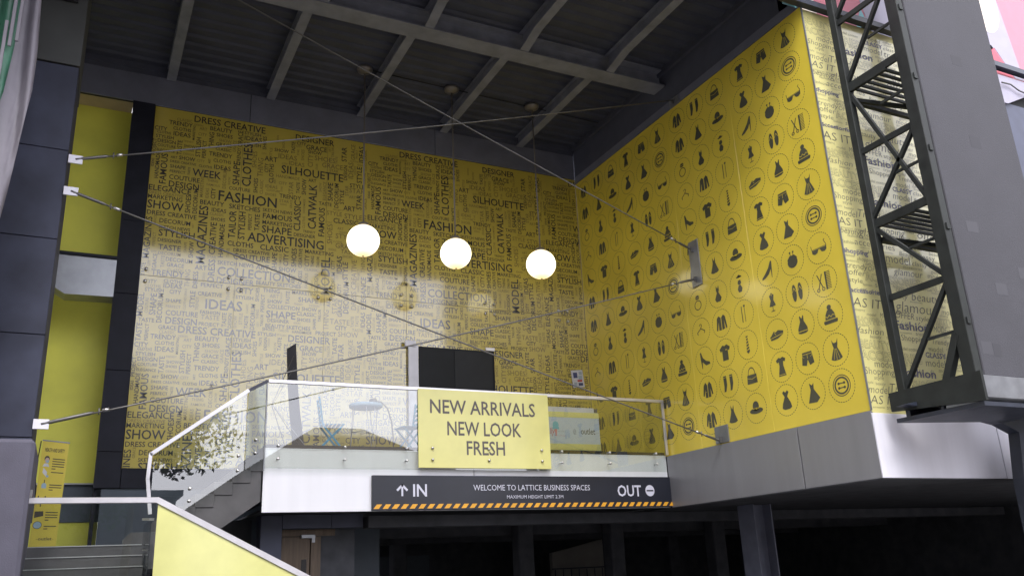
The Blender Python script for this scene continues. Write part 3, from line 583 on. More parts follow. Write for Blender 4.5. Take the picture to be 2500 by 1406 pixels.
# ================================================================== WORD WALL OF GLASS PANELS
ww = thing('glass_wall', 'tall glass shopfront covered with yellow film printed with fashion words', 'glass wall', (.82, YW, 3.84))
WL = Matrix.Translation((-.82, -YW, -3.84))
def wp(name, mb, par=None, label=None):
    o = mb.build(name, par or ww, label, recalc=True); o.data.transform(WL); return o
gx = [.82, 2.725, 4.69, 6.645, 8.815, 10.9, 11.565]
gz = [3.84, 7.795, 11.76]
wpan = {}
for r_ in range(2):
    for k in range(6):
        wpan[(k, r_)] = wp('glass_panel', MB().box(gx[k]+.004, gx[k+1]-.004, YW, YW+.02, gz[r_]+.006, gz[r_+1]-.006, 'word_film', .002))
wp('silicone_joint', MB().box(.82, 11.565, YW+.012, YW+.03, 3.84, 11.76, 'word_ink_faded'))
WORDS = """FASHION|1.44|3.05|1.29|0.232|00
IDEAS|1.32|0.53|0.76|0.212|00
ADVERTISING|2.13|2.17|1.70|0.207|00
MODEL|3.98|1.09|0.90|0.199|10
COLLECTION|1.53|1.30|1.56|0.198|00
SILHOUETTE|2.80|3.95|1.45|0.192|00
CLOTHES|2.12|3.48|1.06|0.188|10
SHOW|0.02|2.66|0.71|0.183|00
CATWALK|3.63|2.65|1.10|0.182|10
MAGAZINES|1.25|1.51|1.35|0.181|10
WEEK|0.88|3.55|0.58|0.170|00
SHAPE|2.42|2.42|0.66|0.165|00
SHAPE|2.60|0.45|0.63|0.156|00
DRESS CREATIVE|0.82|4.87|1.57|0.155|00
DESIGNER|3.09|4.85|0.92|0.150|00
STYLISH|0.29|2.05|0.73|0.148|00
CLASSIC|3.27|2.56|0.74|0.147|10
TAILOR|1.85|2.19|0.64|0.146|10
SHAPE|1.87|3.48|0.57|0.142|10
DESIGN|0.40|3.21|0.63|0.137|00
DESIGN|0.56|0.14|0.63|0.137|00
STYLISH|2.05|2.19|0.66|0.135|10
CITY|1.94|0.94|0.35|0.134|00
ELEGANCE|0.01|3.075|0.86|0.125|00
FAMOUS|0.34|3.25|0.72|0.133|10
DRESS|1.47|1.13|0.51|0.133|10
FAMOUS|3.83|2.49|0.72|0.133|10
COUTURE|1.84|1.71|0.78|0.131|00
TRENDY|0.22|1.16|0.63|0.128|00
CREATIVE|1.45|1.76|0.74|0.127|10
DESIGNER|1.52|1.13|0.78|0.126|00
MAGAZINES|0.14|1.51|0.94|0.126|10
CLASSIC|2.40|2.00|0.63|0.125|00
FAMOUS|2.42|2.76|0.66|0.122|00
TASTE|0.31|1.74|0.44|0.118|00
SHAPE|4.01|3.42|0.46|0.115|10
ART|2.34|1.53|0.27|0.115|00
SHAPE|0.36|0.30|0.46|0.115|10
CLOTHS|1.70|2.01|0.55|0.111|00
MODEL|0.12|0.25|0.50|0.111|10
SHOES|3.21|1.68|0.44|0.109|10
SHAPE|3.29|0.87|0.44|0.109|00
IDEAS|1.93|4.63|0.39|0.108|00
SKETCHES|1.69|2.89|0.67|0.108|00
COUTURE|0.40|3.39|0.63|0.106|00
SHAPE|2.78|1.54|0.42|0.106|10
COUTURE|0.56|0.32|0.63|0.106|00
CITY|3.03|1.68|0.28|0.105|10
TASTE|2.36|2.44|0.39|0.104|10
BEAUTY|1.07|2.90|0.50|0.104|00
SHOES|0.88|2.65|0.42|0.104|10
HANDMADE|1.62|1.71|0.78|0.103|10
THING|1.27|4.28|0.40|0.103|10
CITY|3.50|1.72|0.27|0.101|10
SHOW|3.38|3.48|0.39|0.101|10
TASTE|4.18|-0.28|0.38|0.101|10
IDEAS|1.31|3.79|0.36|0.101|00
TASTE|0.13|-0.27|0.38|0.101|10
IDEAS|0.47|0.91|0.36|0.100|00
SHOW|2.83|1.54|0.38|0.100|00
TRENDY|1.19|4.10|0.49|0.099|00
DRESS CREATIVE|0.02|2.51|1.00|0.099|00
IDEAS|0.41|4.45|0.36|0.099|00
DECORUM|0.49|0.14|0.64|0.099|10
BEAUTY|1.17|4.73|0.48|0.099|00
DECORUM|0.28|2.35|0.63|0.098|00
CLOTHS|2.62|3.65|0.48|0.098|10
TRENDY|2.78|3.32|0.48|0.097|00
DECORUM|4.15|3.26|0.63|0.097|10
TRENDY|0.31|4.71|0.48|0.097|00
ART|1.07|1.38|0.23|0.097|00
STYLISH|1.00|4.02|0.48|0.097|10
CITY|0.02|4.52|0.25|0.096|00
DRESS|1.14|0.96|0.37|0.096|10
MARKETING|0.01|2.88|0.70|0.096|00
TASTE|0.61|4.00|0.35|0.095|10
CITY|1.38|3.06|0.25|0.094|10
SHOW|1.01|1.63|0.36|0.094|10
THING|2.51|1.02|0.36|0.092|00
DECORUM|1.02|2.65|0.59|0.091|10
DECORUM|2.36|0.14|0.58|0.091|10
MARKETING|2.42|2.62|0.67|0.091|00
MARKETING|3.40|2.04|0.66|0.090|00
COLLECTION|2.62|0.66|0.70|0.089|00
DECORUM|4.11|1.08|0.57|0.089|10
SHOES|2.28|3.35|0.36|0.088|10
CLASSIC|3.26|0.55|0.44|0.087|00
DESIGN|3.72|1.16|0.40|0.087|10
SKETCH NEWS|1.52|1.55|0.76|0.087|00
SHOW|0.57|3.89|0.33|0.087|00
IDEAS|1.32|2.76|0.31|0.086|00
PROJECT|3.69|0.14|0.46|0.086|00
PERFECT|1.21|1.01|0.45|0.086|00
BEAUTY SKETCHES|2.59|0.22|0.98|0.086|00
BEAUTY SKETCHES|2.35|1.18|0.98|0.086|00
ART|3.20|1.28|0.20|0.085|10
SHOW|3.37|0.67|0.33|0.085|00
SHOES|1.32|4.60|0.35|0.085|00
CREATIVE|1.16|0.81|0.49|0.085|00
DECORUM|0.47|1.50|0.54|0.085|00
TASTE|1.77|0.16|0.31|0.084|10
GRACE|0.44|0.01|0.35|0.084|00
SHOW|2.61|0.78|0.32|0.084|00
SHOW|3.40|4.56|0.32|0.084|00
SHOW|2.62|4.47|0.32|0.084|00
GRACE|1.32|4.37|0.34|0.083|00
GRACE|0.50|1.38|0.34|0.083|00
PERFECT|1.12|4.01|0.43|0.082|10
DESIGN|0.10|4.23|0.38|0.082|00
TASTE|3.69|3.28|0.30|0.082|00
HANDMADE|0.18|3.36|0.62|0.082|10
TASTE|0.05|0.14|0.30|0.081|00
SHOES|2.43|4.47|0.33|0.081|10
DRESS|3.35|1.29|0.31|0.081|10
TASTE|2.95|-0.28|0.30|0.081|10
TASTE|3.09|0.79|0.30|0.080|10
TASTE|3.09|4.49|0.30|0.080|10
TRENDY|1.87|4.01|0.39|0.080|10
CITY|0.12|0.98|0.21|0.080|00
MARKETING|3.14|1.04|0.59|0.080|00
DESIGNER|3.13|2.42|0.49|0.080|00
SHAPE|0.40|3.66|0.32|0.079|00
CREATIVE|3.34|1.67|0.46|0.078|10
CLOTHS|1.29|3.96|0.38|0.078|00
COUTURE|1.66|3.34|0.46|0.078|00
CITY|3.13|4.74|0.21|0.078|00
GRACE|0.30|1.31|0.32|0.078|10
STYLISH|2.44|0.03|0.38|0.077|00
DRESS CREATIVE|1.83|1.88|0.78|0.077|00
SHOES|2.43|0.79|0.31|0.077|10
STYLISH|1.93|4.50|0.38|0.077|00
ART|3.43|3.83|0.18|0.077|00
DESIGNER|0.28|1.92|0.47|0.076|00
STYLISH|1.94|0.81|0.37|0.076|00
STYLISH|1.93|4.77|0.37|0.076|00
CLOTHS|0.40|4.59|0.37|0.076|00
PROJECT|1.22|0.15|0.41|0.076|00
PERFECT|2.55|0.56|0.40|0.076|10
SHAPE|0.54|0.60|0.30|0.076|00
DESIGNER|2.63|0.35|0.46|0.075|00
TASTE|3.23|3.49|0.28|0.075|10
SKETCH NEWS|2.42|2.93|0.66|0.075|00
IDEAS|2.45|3.52|0.27|0.075|01
STYLISH|0.06|4.34|0.37|0.075|00
STYLISH|0.12|0.80|0.37|0.075|00
DECORUM|1.59|3.34|0.48|0.075|11
CLOTHS|0.47|1.02|0.37|0.075|00
TASTE|0.09|1.13|0.28|0.075|10
SHOES|1.32|2.55|0.30|0.075|00
PERFECT|2.19|2.43|0.39|0.075|10
SHOES|3.27|0.42|0.30|0.074|00
TASTE|2.22|0.16|0.28|0.074|10
PROJECT|0.08|3.90|0.40|0.074|10
FASHION|1.23|0.41|0.41|0.073|00
ELEGANCE|3.85|3.41|0.47|0.073|11
HANDMADE|2.68|3.82|0.54|0.072|01
SKETCH NEWS|0.28|2.22|0.63|0.072|00
THING|3.61|1.72|0.27|0.071|10
DESIGN|1.88|0.14|0.33|0.071|10
MARKETING|1.12|3.06|0.51|0.069|11
DRESS CREATIVE|0.02|2.99|0.70|0.060|01
CLASSIC|2.40|3.34|0.35|0.069|11
CLASSIC|1.32|4.26|0.34|0.068|00
STAR|2.78|3.21|0.21|0.068|01
IDEAS|1.24|3.05|0.24|0.067|11
PERFECT|0.26|-0.25|0.35|0.066|10
CLASSIC|3.39|1.62|0.33|0.065|01
CLASSIC|0.52|1.28|0.33|0.065|01
SHOES|2.53|0.15|0.26|0.065|00
FAMOUS|3.48|1.21|0.35|0.065|11
CLASSIC|0.46|4.83|0.32|0.064|01
CLOTHS|0.11|0.89|0.31|0.064|01
DESIGN|2.64|-0.29|0.29|0.063|10
TAILOR|3.80|0.45|0.28|0.063|10
SHAPE|3.69|0.26|0.25|0.063|10
SHOW|0.65|4.21|0.24|0.063|00
SHOES|2.45|3.33|0.25|0.062|01
COUTURE|0.11|4.13|0.37|0.062|00
PERFECT|0.40|3.55|0.32|0.061|00
CITY|0.94|3.90|0.16|0.059|01
TAILOR|3.73|1.73|0.26|0.059|10
PERFECT|0.24|1.80|0.31|0.059|11
CLOTHS|3.38|2.64|0.29|0.058|11
CLOTHS|0.08|4.45|0.28|0.058|00
SHAPE|0.87|1.74|0.23|0.058|11
CLOTHS|0.99|3.78|0.28|0.058|00
TAILOR|2.54|0.24|0.26|0.058|10
TRENDY|3.34|2.54|0.28|0.058|00
ELEGANCE|0.10|4.02|0.37|0.058|00
TASTE|1.75|1.73|0.21|0.057|11
HANDMADE|3.17|0.14|0.43|0.057|00
THING|2.44|0.39|0.22|0.057|11
COUTURE|0.21|0.33|0.33|0.056|11
PERFECT|0.55|0.48|0.29|0.056|01
ART|0.40|3.89|0.13|0.055|00
DRESS CREATIVE|0.39|3.79|0.54|0.053|00
TASTE|2.53|-0.21|0.20|0.053|10
SHOES|0.64|4.12|0.22|0.053|00
IDEAS|0.07|3.63|0.19|0.053|10
FAMOUS|2.88|1.67|0.28|0.052|11
FAMOUS|1.18|3.36|0.28|0.052|01
TAILOR|2.87|0.15|0.23|0.052|01
CLOTHES|0.94|0.46|0.28|0.049|11
MARKETING|0.86|4.41|0.36|0.049|10
DESIGN|0.65|4.02|0.22|0.048|01
TASTE|0.82|3.55|0.18|0.048|10
HANDMADE|3.37|3.01|0.36|0.047|11
ART|1.23|3.90|0.11|0.047|10
IDEAS|4.50|4.07|0.43|0.120|11
DRESS CREATIVE|4.61|0.79|1.22|0.120|11
TASTE|4.01|0.42|0.45|0.120|01
STAR|4.41|3.71|0.37|0.120|01
CLASSIC|4.04|2.88|0.60|0.120|00
ART|4.28|3.23|0.28|0.120|00
GRACE|4.10|2.26|0.50|0.120|01
IDEAS|4.76|4.54|0.43|0.120|10
SHOES|4.83|2.15|0.49|0.120|11
ELEGANCE|4.84|0.83|0.78|0.120|10
SHOW|4.20|0.14|0.46|0.120|01
THING|2.38|3.77|0.47|0.120|11
SHOES|3.56|4.41|0.49|0.120|01
STYLE|4.71|3.99|0.43|0.120|10
DECORUM|4.43|0.69|0.77|0.120|10
GRACE|3.74|4.26|0.50|0.120|01
STYLE|4.30|3.03|0.43|0.120|01
THING|3.98|0.27|0.47|0.120|11
IDEAS|2.71|4.31|0.43|0.120|01
STYLE|4.10|2.50|0.43|0.120|01
STYLE|4.40|1.50|0.43|0.120|10
STAR|4.33|4.50|0.37|0.120|10
STAR|4.17|0.66|0.37|0.120|11
IDEAS|4.26|1.63|0.43|0.120|10
CITY|3.52|4.21|0.32|0.120|11
STAR|4.71|3.30|0.37|0.120|10
GRACE|3.35|4.66|0.50|0.120|00
ART|2.41|4.19|0.28|0.120|00
SHOES|4.02|2.34|0.49|0.120|11
CITY|4.41|2.67|0.32|0.120|00
STYLE|1.11|0.53|0.36|0.100|10
IDEAS|4.82|0.39|0.36|0.100|10
STYLE|4.42|3.85|0.36|0.100|00
GRACE|4.54|4.58|0.41|0.100|11
SHOES|2.23|3.97|0.41|0.100|11
TASTE|1.26|0.29|0.37|0.100|01
THING|0.98|0.97|0.39|0.100|11
IDEAS|2.96|4.18|0.36|0.100|01
STYLE|4.28|3.38|0.36|0.100|10
GRACE|4.28|0.60|0.41|0.100|10
THING|4.81|1.72|0.39|0.100|11
TASTE|4.23|2.14|0.37|0.100|01
STYLE|3.88|3.06|0.36|0.100|01
STAR|3.08|3.44|0.31|0.100|11
CITY|4.13|0.29|0.26|0.100|00
GRACE|1.89|4.43|0.41|0.100|10
CITY|0.60|0.79|0.22|0.085|00
ART|2.66|0.90|0.20|0.085|01
CITY|4.09|1.72|0.22|0.085|10
ART|4.01|0.82|0.20|0.085|10
CITY|2.50|3.90|0.22|0.085|10
THING|4.83|2.85|0.33|0.085|11
CITY|4.25|1.16|0.22|0.085|10
STAR|4.39|3.61|0.26|0.085|11
THING|1.82|0.76|0.33|0.085|11
DESIGN|4.35|4.01|0.39|0.085|10
TASTE|4.67|0.40|0.26|0.070|11
SHOES|3.31|4.35|0.28|0.070|11
SHOW|1.38|4.48|0.27|0.070|01
GRACE|4.84|3.32|0.29|0.070|11
GRACE|1.76|4.28|0.29|0.070|11
STAR|3.92|4.17|0.21|0.070|01
ART|4.41|3.56|0.16|0.070|01
TASTE|4.56|0.38|0.26|0.070|11
TASTE|0.45|1.35|0.26|0.070|11
DECORUM|0.31|1.63|0.45|0.070|01
CITY|0.93|4.55|0.18|0.070|01
SHOW|1.99|0.15|0.27|0.070|11
CITY|2.75|3.65|0.18|0.070|01
STYLE|2.10|0.24|0.25|0.070|11
ART|0.95|4.69|0.16|0.070|01
TASTE|4.52|0.28|0.26|0.070|01
CLASSIC|4.83|4.60|0.30|0.060|11
SHOW|3.74|3.61|0.23|0.060|11
TAILOR|4.02|4.56|0.26|0.060|11
ART|4.68|2.13|0.14|0.060|11
STAR|4.39|2.40|0.18|0.060|01
ART|4.14|2.72|0.14|0.060|01
STYLE|2.57|4.33|0.21|0.060|11
SHOW|4.57|4.19|0.23|0.060|11
STAR|1.30|1.67|0.18|0.060|01
TRENDY|1.19|0.48|0.29|0.060|11
SHOW|2.85|4.58|0.23|0.060|11
CLASSIC|1.29|2.67|0.30|0.060|01
THING|1.19|3.46|0.23|0.060|01
SHOES|4.27|2.04|0.24|0.060|01
PROJECT|4.68|1.52|0.27|0.050|11
IDEAS|3.94|2.18|0.18|0.050|01
STAR|3.19|4.46|0.15|0.050|11
ART|0.17|1.20|0.12|0.050|11
CITY|0.18|1.35|0.13|0.050|11
COUTURE|4.81|3.98|0.30|0.050|11
GRACE|3.07|3.09|0.21|0.050|11
DESIGN|3.53|0.78|0.23|0.050|01
ART|2.68|3.65|0.12|0.050|11
ART|3.94|4.69|0.12|0.050|11
TASTE|4.68|2.38|0.19|0.050|11
IDEAS|1.28|1.15|0.18|0.050|11
STAR|3.64|4.17|0.15|0.050|11
GRACE|0.22|2.29|0.21|0.050|11
CITY|3.11|4.67|0.13|0.050|01
COUTURE|2.48|3.44|0.30|0.050|01
TASTE|4.11|4.40|0.19|0.050|11
SHOW|1.68|3.45|0.19|0.050|11
CITY|2.80|4.16|0.13|0.050|01
THING|4.69|0.73|0.19|0.050|11
THING|1.93|0.81|0.19|0.050|11
CLOTHS|4.04|2.39|0.21|0.042|01
IDEAS|4.60|4.45|0.15|0.042|01
STAR|2.84|3.47|0.13|0.042|11
CITY|2.33|4.34|0.11|0.042|01
CITY|0.17|1.66|0.11|0.042|01
TRENDY|0.63|4.33|0.21|0.042|01
TRENDY|3.19|0.79|0.21|0.042|01
CLOTHS|4.84|4.35|0.21|0.042|11
TASTE|4.84|0.01|0.16|0.042|11
PERFECT|4.68|1.24|0.22|0.042|11
TRENDY|4.17|2.64|0.21|0.042|01
PROJECT|4.60|4.63|0.23|0.042|11
IDEAS|3.20|0.35|0.15|0.042|01
CLASSIC|2.21|0.50|0.21|0.042|11
GRACE|0.94|0.76|0.17|0.042|11
STYLE|3.85|2.85|0.15|0.042|01
TAILOR|3.89|0.83|0.18|0.042|11
STYLE|3.82|0.83|0.15|0.042|11
PROJECT|4.03|3.19|0.23|0.042|01
CLOTHS|4.41|4.52|0.21|0.042|01
TRENDY|3.60|1.19|0.21|0.042|11
IDEAS|2.80|3.14|0.15|0.042|01
DESIGN|2.70|4.70|0.19|0.042|11
DESIGN|0.83|4.78|0.19|0.042|01
SHOW|2.93|0.89|0.16|0.042|11
CITY|4.18|1.48|0.11|0.042|11
STYLISH|2.84|0.05|0.21|0.042|01
CITY|2.45|0.22|0.11|0.042|11
ART|0.98|2.31|0.10|0.042|11"""
bins = {}
for line in WORDS.strip().split('\n'):
    t, x, z, w_, h_, fl = line.split('|'); x, z, w_, h_ = float(x), float(z), float(w_), float(h_)
    geo = text_geo(t, 0, 0, w_, h_, fl[0] == '1', off=.002 if fl[1] == '1' else .012)
    m_ = 1 if fl[1] == '1' else 0
    for tx in range(3):
        for tz in range(-1, 1):
            ox, oz = .82+4.85*tx+x, 6.66+4.91*tz+z
            for P, Fs in geo:
                A_ = np.array(P)+(ox, oz)
                mn, mxx = A_.min(0), A_.max(0)
                if mxx[0] < .83 or mn[0] > 11.55 or mxx[1] < 3.86 or mn[1] > 11.74: continue
                A_[:, 0] = A_[:, 0].clip(.825, 11.555); A_[:, 1] = A_[:, 1].clip(3.85, 11.75)
                c_ = A_.mean(0)
                k = sum(c_[0] > g for g in gx[1:-1]); r_ = int(c_[1] > gz[1])
                V, F, MI, n = bins.setdefault((k, r_), [[], [], [], [0]])
                base = n[0]
                V.append(A_); n[0] += len(A_)
                for f in Fs: F.append(tuple(base+q for q in f)); MI.append(m_)
for key, (V, F, MI, n) in bins.items():
    A_ = np.vstack(V)
    me = bpy.data.meshes.new('printed_words')
    me.from_pydata([(a-.82, -.003, b-3.84) for a, b in A_], [], F)
    me.materials.append(MATS['word_ink']); me.materials.append(MATS['word_ink_faded'])
    me.polygons.foreach_set('material_index', MI)
    me.validate()
    new_obj('printed_words', me, wpan[key])['kind'] = 'stuff'
# spider fittings at the joints
studm = MB().lathe([(.0, -.035), (.03, -.035), (.036, -.02), (.036, 0), (.02, .005)], (0, 0, 0), 'stainless', 14, 'y').mesh('stud')
for xs in ((.93,), (2.59, 2.86), (4.55, 4.83), (6.515, 6.78), (8.695, 8.94), (10.77, 11.03)):
    sp = MB().box(min(xs)-.02-.82, max(xs)+.02-.82, .035, .06, 3.82, 4.09, 'galvanised').build('spider_fitting', ww)
    for x in xs:
        for z in (7.93, 7.665):
            o = new_obj('stud', studm, sp); o.location = (x-.82, -.012, z-3.84)
# dark header glass over the words
hx = [-4.2, -1.78, 2.85, 7.45, 11.56]
for a, b in zip(hx, hx[1:]):
    wp('header_panel', MB().box(a+.008, b-.008, YW-.012, YW+.012, 11.775, 12.48, 'header_glass', .003))
wp('header_rail', MB().box(-4.2, 11.56, YW-.0, YW+.08, 12.49, 12.72, 'plaster_dark'))
wp('header_backing', MB().box(-4.2, 11.56, YW+.02, YW+.09, 11.78, 12.48, 'gap_black'))
# door and its fittings
dr = wp('door', MB().box(6.93, 8.83, YW-.06, YW-.03, 3.9, 6.70, 'door_dark'))
wp('door_leaf', MB().box(7.82, 8.80, YW-.075, YW-.063, 3.9, 6.66, 'door_leaf_dark'), dr)
wp('door_jamb', MB().box(6.66, 6.90, YW-.10, YW-.03, 3.9, 6.70, 'frame_white', .005), dr)
wp('door_edge', MB().box(8.832, 8.86, YW-.07, YW-.03, 3.9, 6.70, 'gap_black'), dr)
wp('patch_fitting', MB().box(6.56, 6.83, YW-.14, YW-.102, 6.67, 6.80, 'frame_white', .004), dr)
wp('patch_fitting', MB().box(8.62, 8.86, YW-.12, YW-.08, 6.70, 6.78, 'stainless_brushed', .004), dr)
for z in (3.93,): wp('door_rail', MB().box(7.0, 8.80, YW-.095, YW-.078, z, z+.1, 'stainless_brushed'), dr)
wp('door_handle', MB().tube([(7.9, YW-.14, 4.7), (7.9, YW-.14, 5.6)], .018, 'stainless', 10), dr)
# dark cladding left of and beneath the words
clad = thing('dark_cladding_strip', 'dark slate cladding running up the left edge and along the foot of the word wall', 'cladding', (.36, YW, 3.45))
CL = Matrix.Translation((-.36, -YW, -3.45))
def cp(name, mb): o = mb.build(name, clad); o.data.transform(CL); return o
zz = [3.46, 4.15, 5.75, 7.35, 8.95, 10.55, 11.77]
for a, b in zip(zz, zz[1:]): cp('cladding_panel', MB().box(.36, .812, YW-.06, YW+.0, a+.004, b-.004, 'dark_cladding', .004))
for a, b in ((.82, 2.9), (2.9, 6.0)): cp('cladding_panel', MB().box(a+.004, b-.004, YW-.06, YW, 3.46, 3.835, 'dark_cladding', .004))
cp('backing', MB().box(.37, .85, YW+.022, YW+.06, 3.45, 11.77, 'gap_black'))
cp('return_wall', MB().box(.37, .43, YW+.062, 19.3, 2.0, 11.8, 'dark_cladding'))
tag(MB().box(.5, 6, YW-.01, YW+.04, 1.5, 3.45, 'teal_wall').build('lower_wall'), 'dull blue grey wall behind the stairs below the words', 'wall')
# leaflet on the glass
lf = thing('leaflet', 'small white leaflet with coloured pictures stuck at the right end of the word wall', 'poster', (11.2, YW-.03, 6.17))
LR = Matrix.Rotation(-.10, 4, 'Y')
m_ = MB().box(-.17, .17, -.004, 0, -.22, .22, 'paper'); bmesh.ops.transform(m_.bm, matrix=LR, verts=m_.bm.verts[:]); m_.build('sheet', lf)
for (a, b, c_, d_, mm_) in ((-.12, 0, .02, .16, 'print_navy'), (.02, .13, -.03, .08, 'faint_grey'), (-.02, .12, -.08, -.03, 'print_red'), (-.13, -.04, -.17, -.09, 'faint_grey'), (0, .13, -.18, -.11, 'print_navy'), (.05, .14, .1, .18, 'faint_grey')):
    m_ = MB().flat([(a, c_), (b, c_), (b, d_), (a, d_)], lambda u, v: (u, -.006, v), mm_); bmesh.ops.transform(m_.bm, matrix=LR, verts=m_.bm.verts[:]); m_.build('picture', lf)

# ================================================================== YELLOW RECESS
rec = thing('recess_wall', 'yellow painted wall set back between the slate pillar and the word wall', 'wall', (-.5, 19.3, 2.3))
RL = Matrix.Translation((.5, -19.3, -2.3))
def rp(name, mb): o = mb.build(name, rec); o.data.transform(RL); return o
rp('upper_field', MB().box(-4.5, .40, 19.3, 19.4, 3.61, 11.9, 'yellow_paint'))
rp('band', MB().box(-4.5, 6, 19.28, 19.4, 2.90, 3.605, 'teal_wall'))
rp('ledge', MB().box(-4.5, .40, 19.2, 19.3, 3.607, 3.635, 'nosing'))
rp('lower_field', MB().box(-4.5, .52, 19.31, 19.4, 1.5, 2.895, 'yellow_paint'))
rp('lower_field', MB().box(.72, 1.9, 19.31, 19.4, 1.5, 2.895, 'yellow_paint'))
rp('pilaster', MB().box(.523, .717, 19.26, 19.4, 1.5, 2.87, 'teal_wall'))
rp('soffit', MB().box(-4.5, .37, 18.52, 19.3, 11.9, 11.95, 'warm_lit_soffit'))
duct = MB()
duct.prism([(-3.5, 7.84), (.35, 7.84), (.35, 7.07), (-.50, 7.05), (-.75, 7.2), (-3.5, 7.2)], 17.85, 18.3, 'y', 'galvanised')
duct.box(-3.5, .35, 17.8, 18.34, 7.845, 7.90, 'dark_cladding')
tag(duct.build('metal_beam'), 'galvanised metal beam with a kinked lower edge crossing the yellow recess', 'beam')
tag(boxpart('recess_floor_wall', None, 1.9, 2.0, 18.6, 19.4, 1.5, 2.9, 'teal_wall'), 'short blue grey return at the right end of the lower yellow wall', 'wall')

# ================================================================== SLATE TILED PILLAR AND GREY PIER
pil = thing('tiled_pillar', 'tall slate blue pillar of stacked panels left of the yellow recess', 'pillar', (-1.6, 14.5, 3.6))
PL = Matrix.Translation((1.6, -14.5, -3.6))
def pp(name, mb, label=None): o = mb.build(name, pil, label); o.data.transform(PL); return o
pz = [2.2, 3.69, 5.175, 6.665, 8.145, 9.63]
for a, b in zip(pz, pz[1:]):
    pp('slate_panel', MB().box(-2.6, -.575, 13.83, 13.86, a+.006, b-.006, 'tile_slate', .004))
pp('core', MB().box(-2.59, -.60, 13.862, 15.2, 2.2, 9.6, 'gap_black'))
for a, b in zip(pz, pz[1:]):
    pp('side_panel', MB().box(-.60, -.572, 13.865, 15.2, a+.006, b-.006, 'tile_slate', .004))
pp('olive_panel', MB().box(-2.6, -.56, 13.80, 15.2, 9.64, 12.70, 'olive_panel', .006), 'plain olive grey top section')
fr = tag(boxpart('framed_notice', None, -1.25, -.70, 13.74, 13.775, 10.78, 11.4, 'gap_black'), 'small pale panel in a black frame high on the olive pillar top', 'sign')
MB().box(-1.2, -.75, 13.73, 13.738, 10.83, 11.35, 'frame_white').build('pale_panel', fr)
pr = MB()
pr.box(-2.6, -.50, 13.35, 15.2, 0, 3.6, 'grey_render', .05)
tag(pr.build('grey_pier'), 'plain grey rendered pier at the foot of the slate pillar', 'pier')

# printed vinyl sheet hanging from the canopy at the far left
def sheet(name, fx, z0, z1, u0, u1, m_, y0, nz_=40, nu=46, amp=.06, parent=None, edge=None):
    V = []; F = []
    for i_ in range(nz_+1):
        z = z0+(z1-z0)*i_/nz_
        ue = edge(z) if edge else u1
        for j in range(nu+1):
            u = u0+(ue-u0)*j/nu
            dpt = math.sin(u*19+math.sin(z*.8)*1.2)*amp+math.sin(u*37+z*1.1)*amp*.45+math.sin(z*3.1+u*5)*amp*.3
            V.append((u, y0+dpt, z))
    for i_ in range(nz_):
        for j in range(nu):
            a = i_*(nu+1)+j; F.append((a, a+1, a+nu+2, a+nu+1))
    n = len(V)
    me = bpy.data.meshes.new(name); me.from_pydata(V, [], F); me.materials.append(MATS[m_])
    for p in me.polygons: p.use_smooth = True
    o = new_obj(name, me, parent)
    sm = o.modifiers.new('thickness', 'SOLIDIFY'); sm.thickness = .006
    return o
ban = thing('hanging_vinyl', 'crumpled green and white vinyl sheet hanging in folds at the far left', 'banner', (-1.8, 12.6, 6))
o = sheet('white_sheet', None, 5.3, 12.2, -3.2, -1.1, 'vinyl_white', 12.6, parent=ban, edge=lambda z: -1.07-(.18*max(0, (8.4-z))/2.2 if z > 6.0 else .30+.1*(6.0-z))-.05*max(0, z-9), amp=.05)
o.data.transform(Matrix.Translation((1.8, -12.6, -6)))
o = sheet('green_print', None, 6.7, 12.2, -3.2, -1.5, 'vinyl_green', 12.46, parent=ban, edge=lambda z: -1.62+.22*(z-6.7)/1.5 if z < 8.2 else -1.40+.09*(z-8.2)/1.7, amp=.045)
o.data.transform(Matrix.Translation((1.8, -12.6, -6)))
for (a, za, zb_) in ((-1.50, 7.6, 9.3), (-1.72, 6.9, 9.0), (-1.43, 8.9, 10.4), (-1.35, 9.0, 10.4)):
    m_ = MB().box(a, a+.045, 12.33, 12.36, za, zb_, 'vinyl_white', .005).build('pale_stripe', ban); m_.data.transform(Matrix.Translation((1.8, -12.6, -6)))

# ================================================================== BALCONY
bal = thing('balcony', 'balcony slab with a white metal fascia over the car park entrance', 'balcony', (2.95, YB, 2.75))
BLm = Matrix.Translation((-2.95, -YB, -2.75))
def bb(name, mb): o = mb.build(name, bal); o.data.transform(BLm); return o
bb('slab', MB().box(2.98, 11.54, YB+.035, YW-.07, 3.5, 3.92, 'concrete_dark'))
bb('fascia_panel', MB().box(2.95, 6.945, YB-.015, YB+.015, 2.76, 3.84, 'aluminium_white', .004))
bb('fascia_panel', MB().box(6.96, 11.535, YB-.015, YB+.015, 2.76, 3.84, 'aluminium_white', .004))
bb('fascia_backing', MB().box(2.99, 11.53, YB+.016, YB+.03, 2.77, 3.93, 'gap_black'))
bb('side_fascia', MB().box(2.95, 2.975, YB+.017, 17.6, 2.9, 3.84, 'steel_paint'))
bb('top_flashing', MB().box(2.95, 11.535, YB-.02, YB+.06, 3.842, 3.86, 'aluminium_white'))
bb('soffit', MB().box(2.99, 11.54, YB+.03, 30, 2.80, 2.83, 'concrete_dark'))

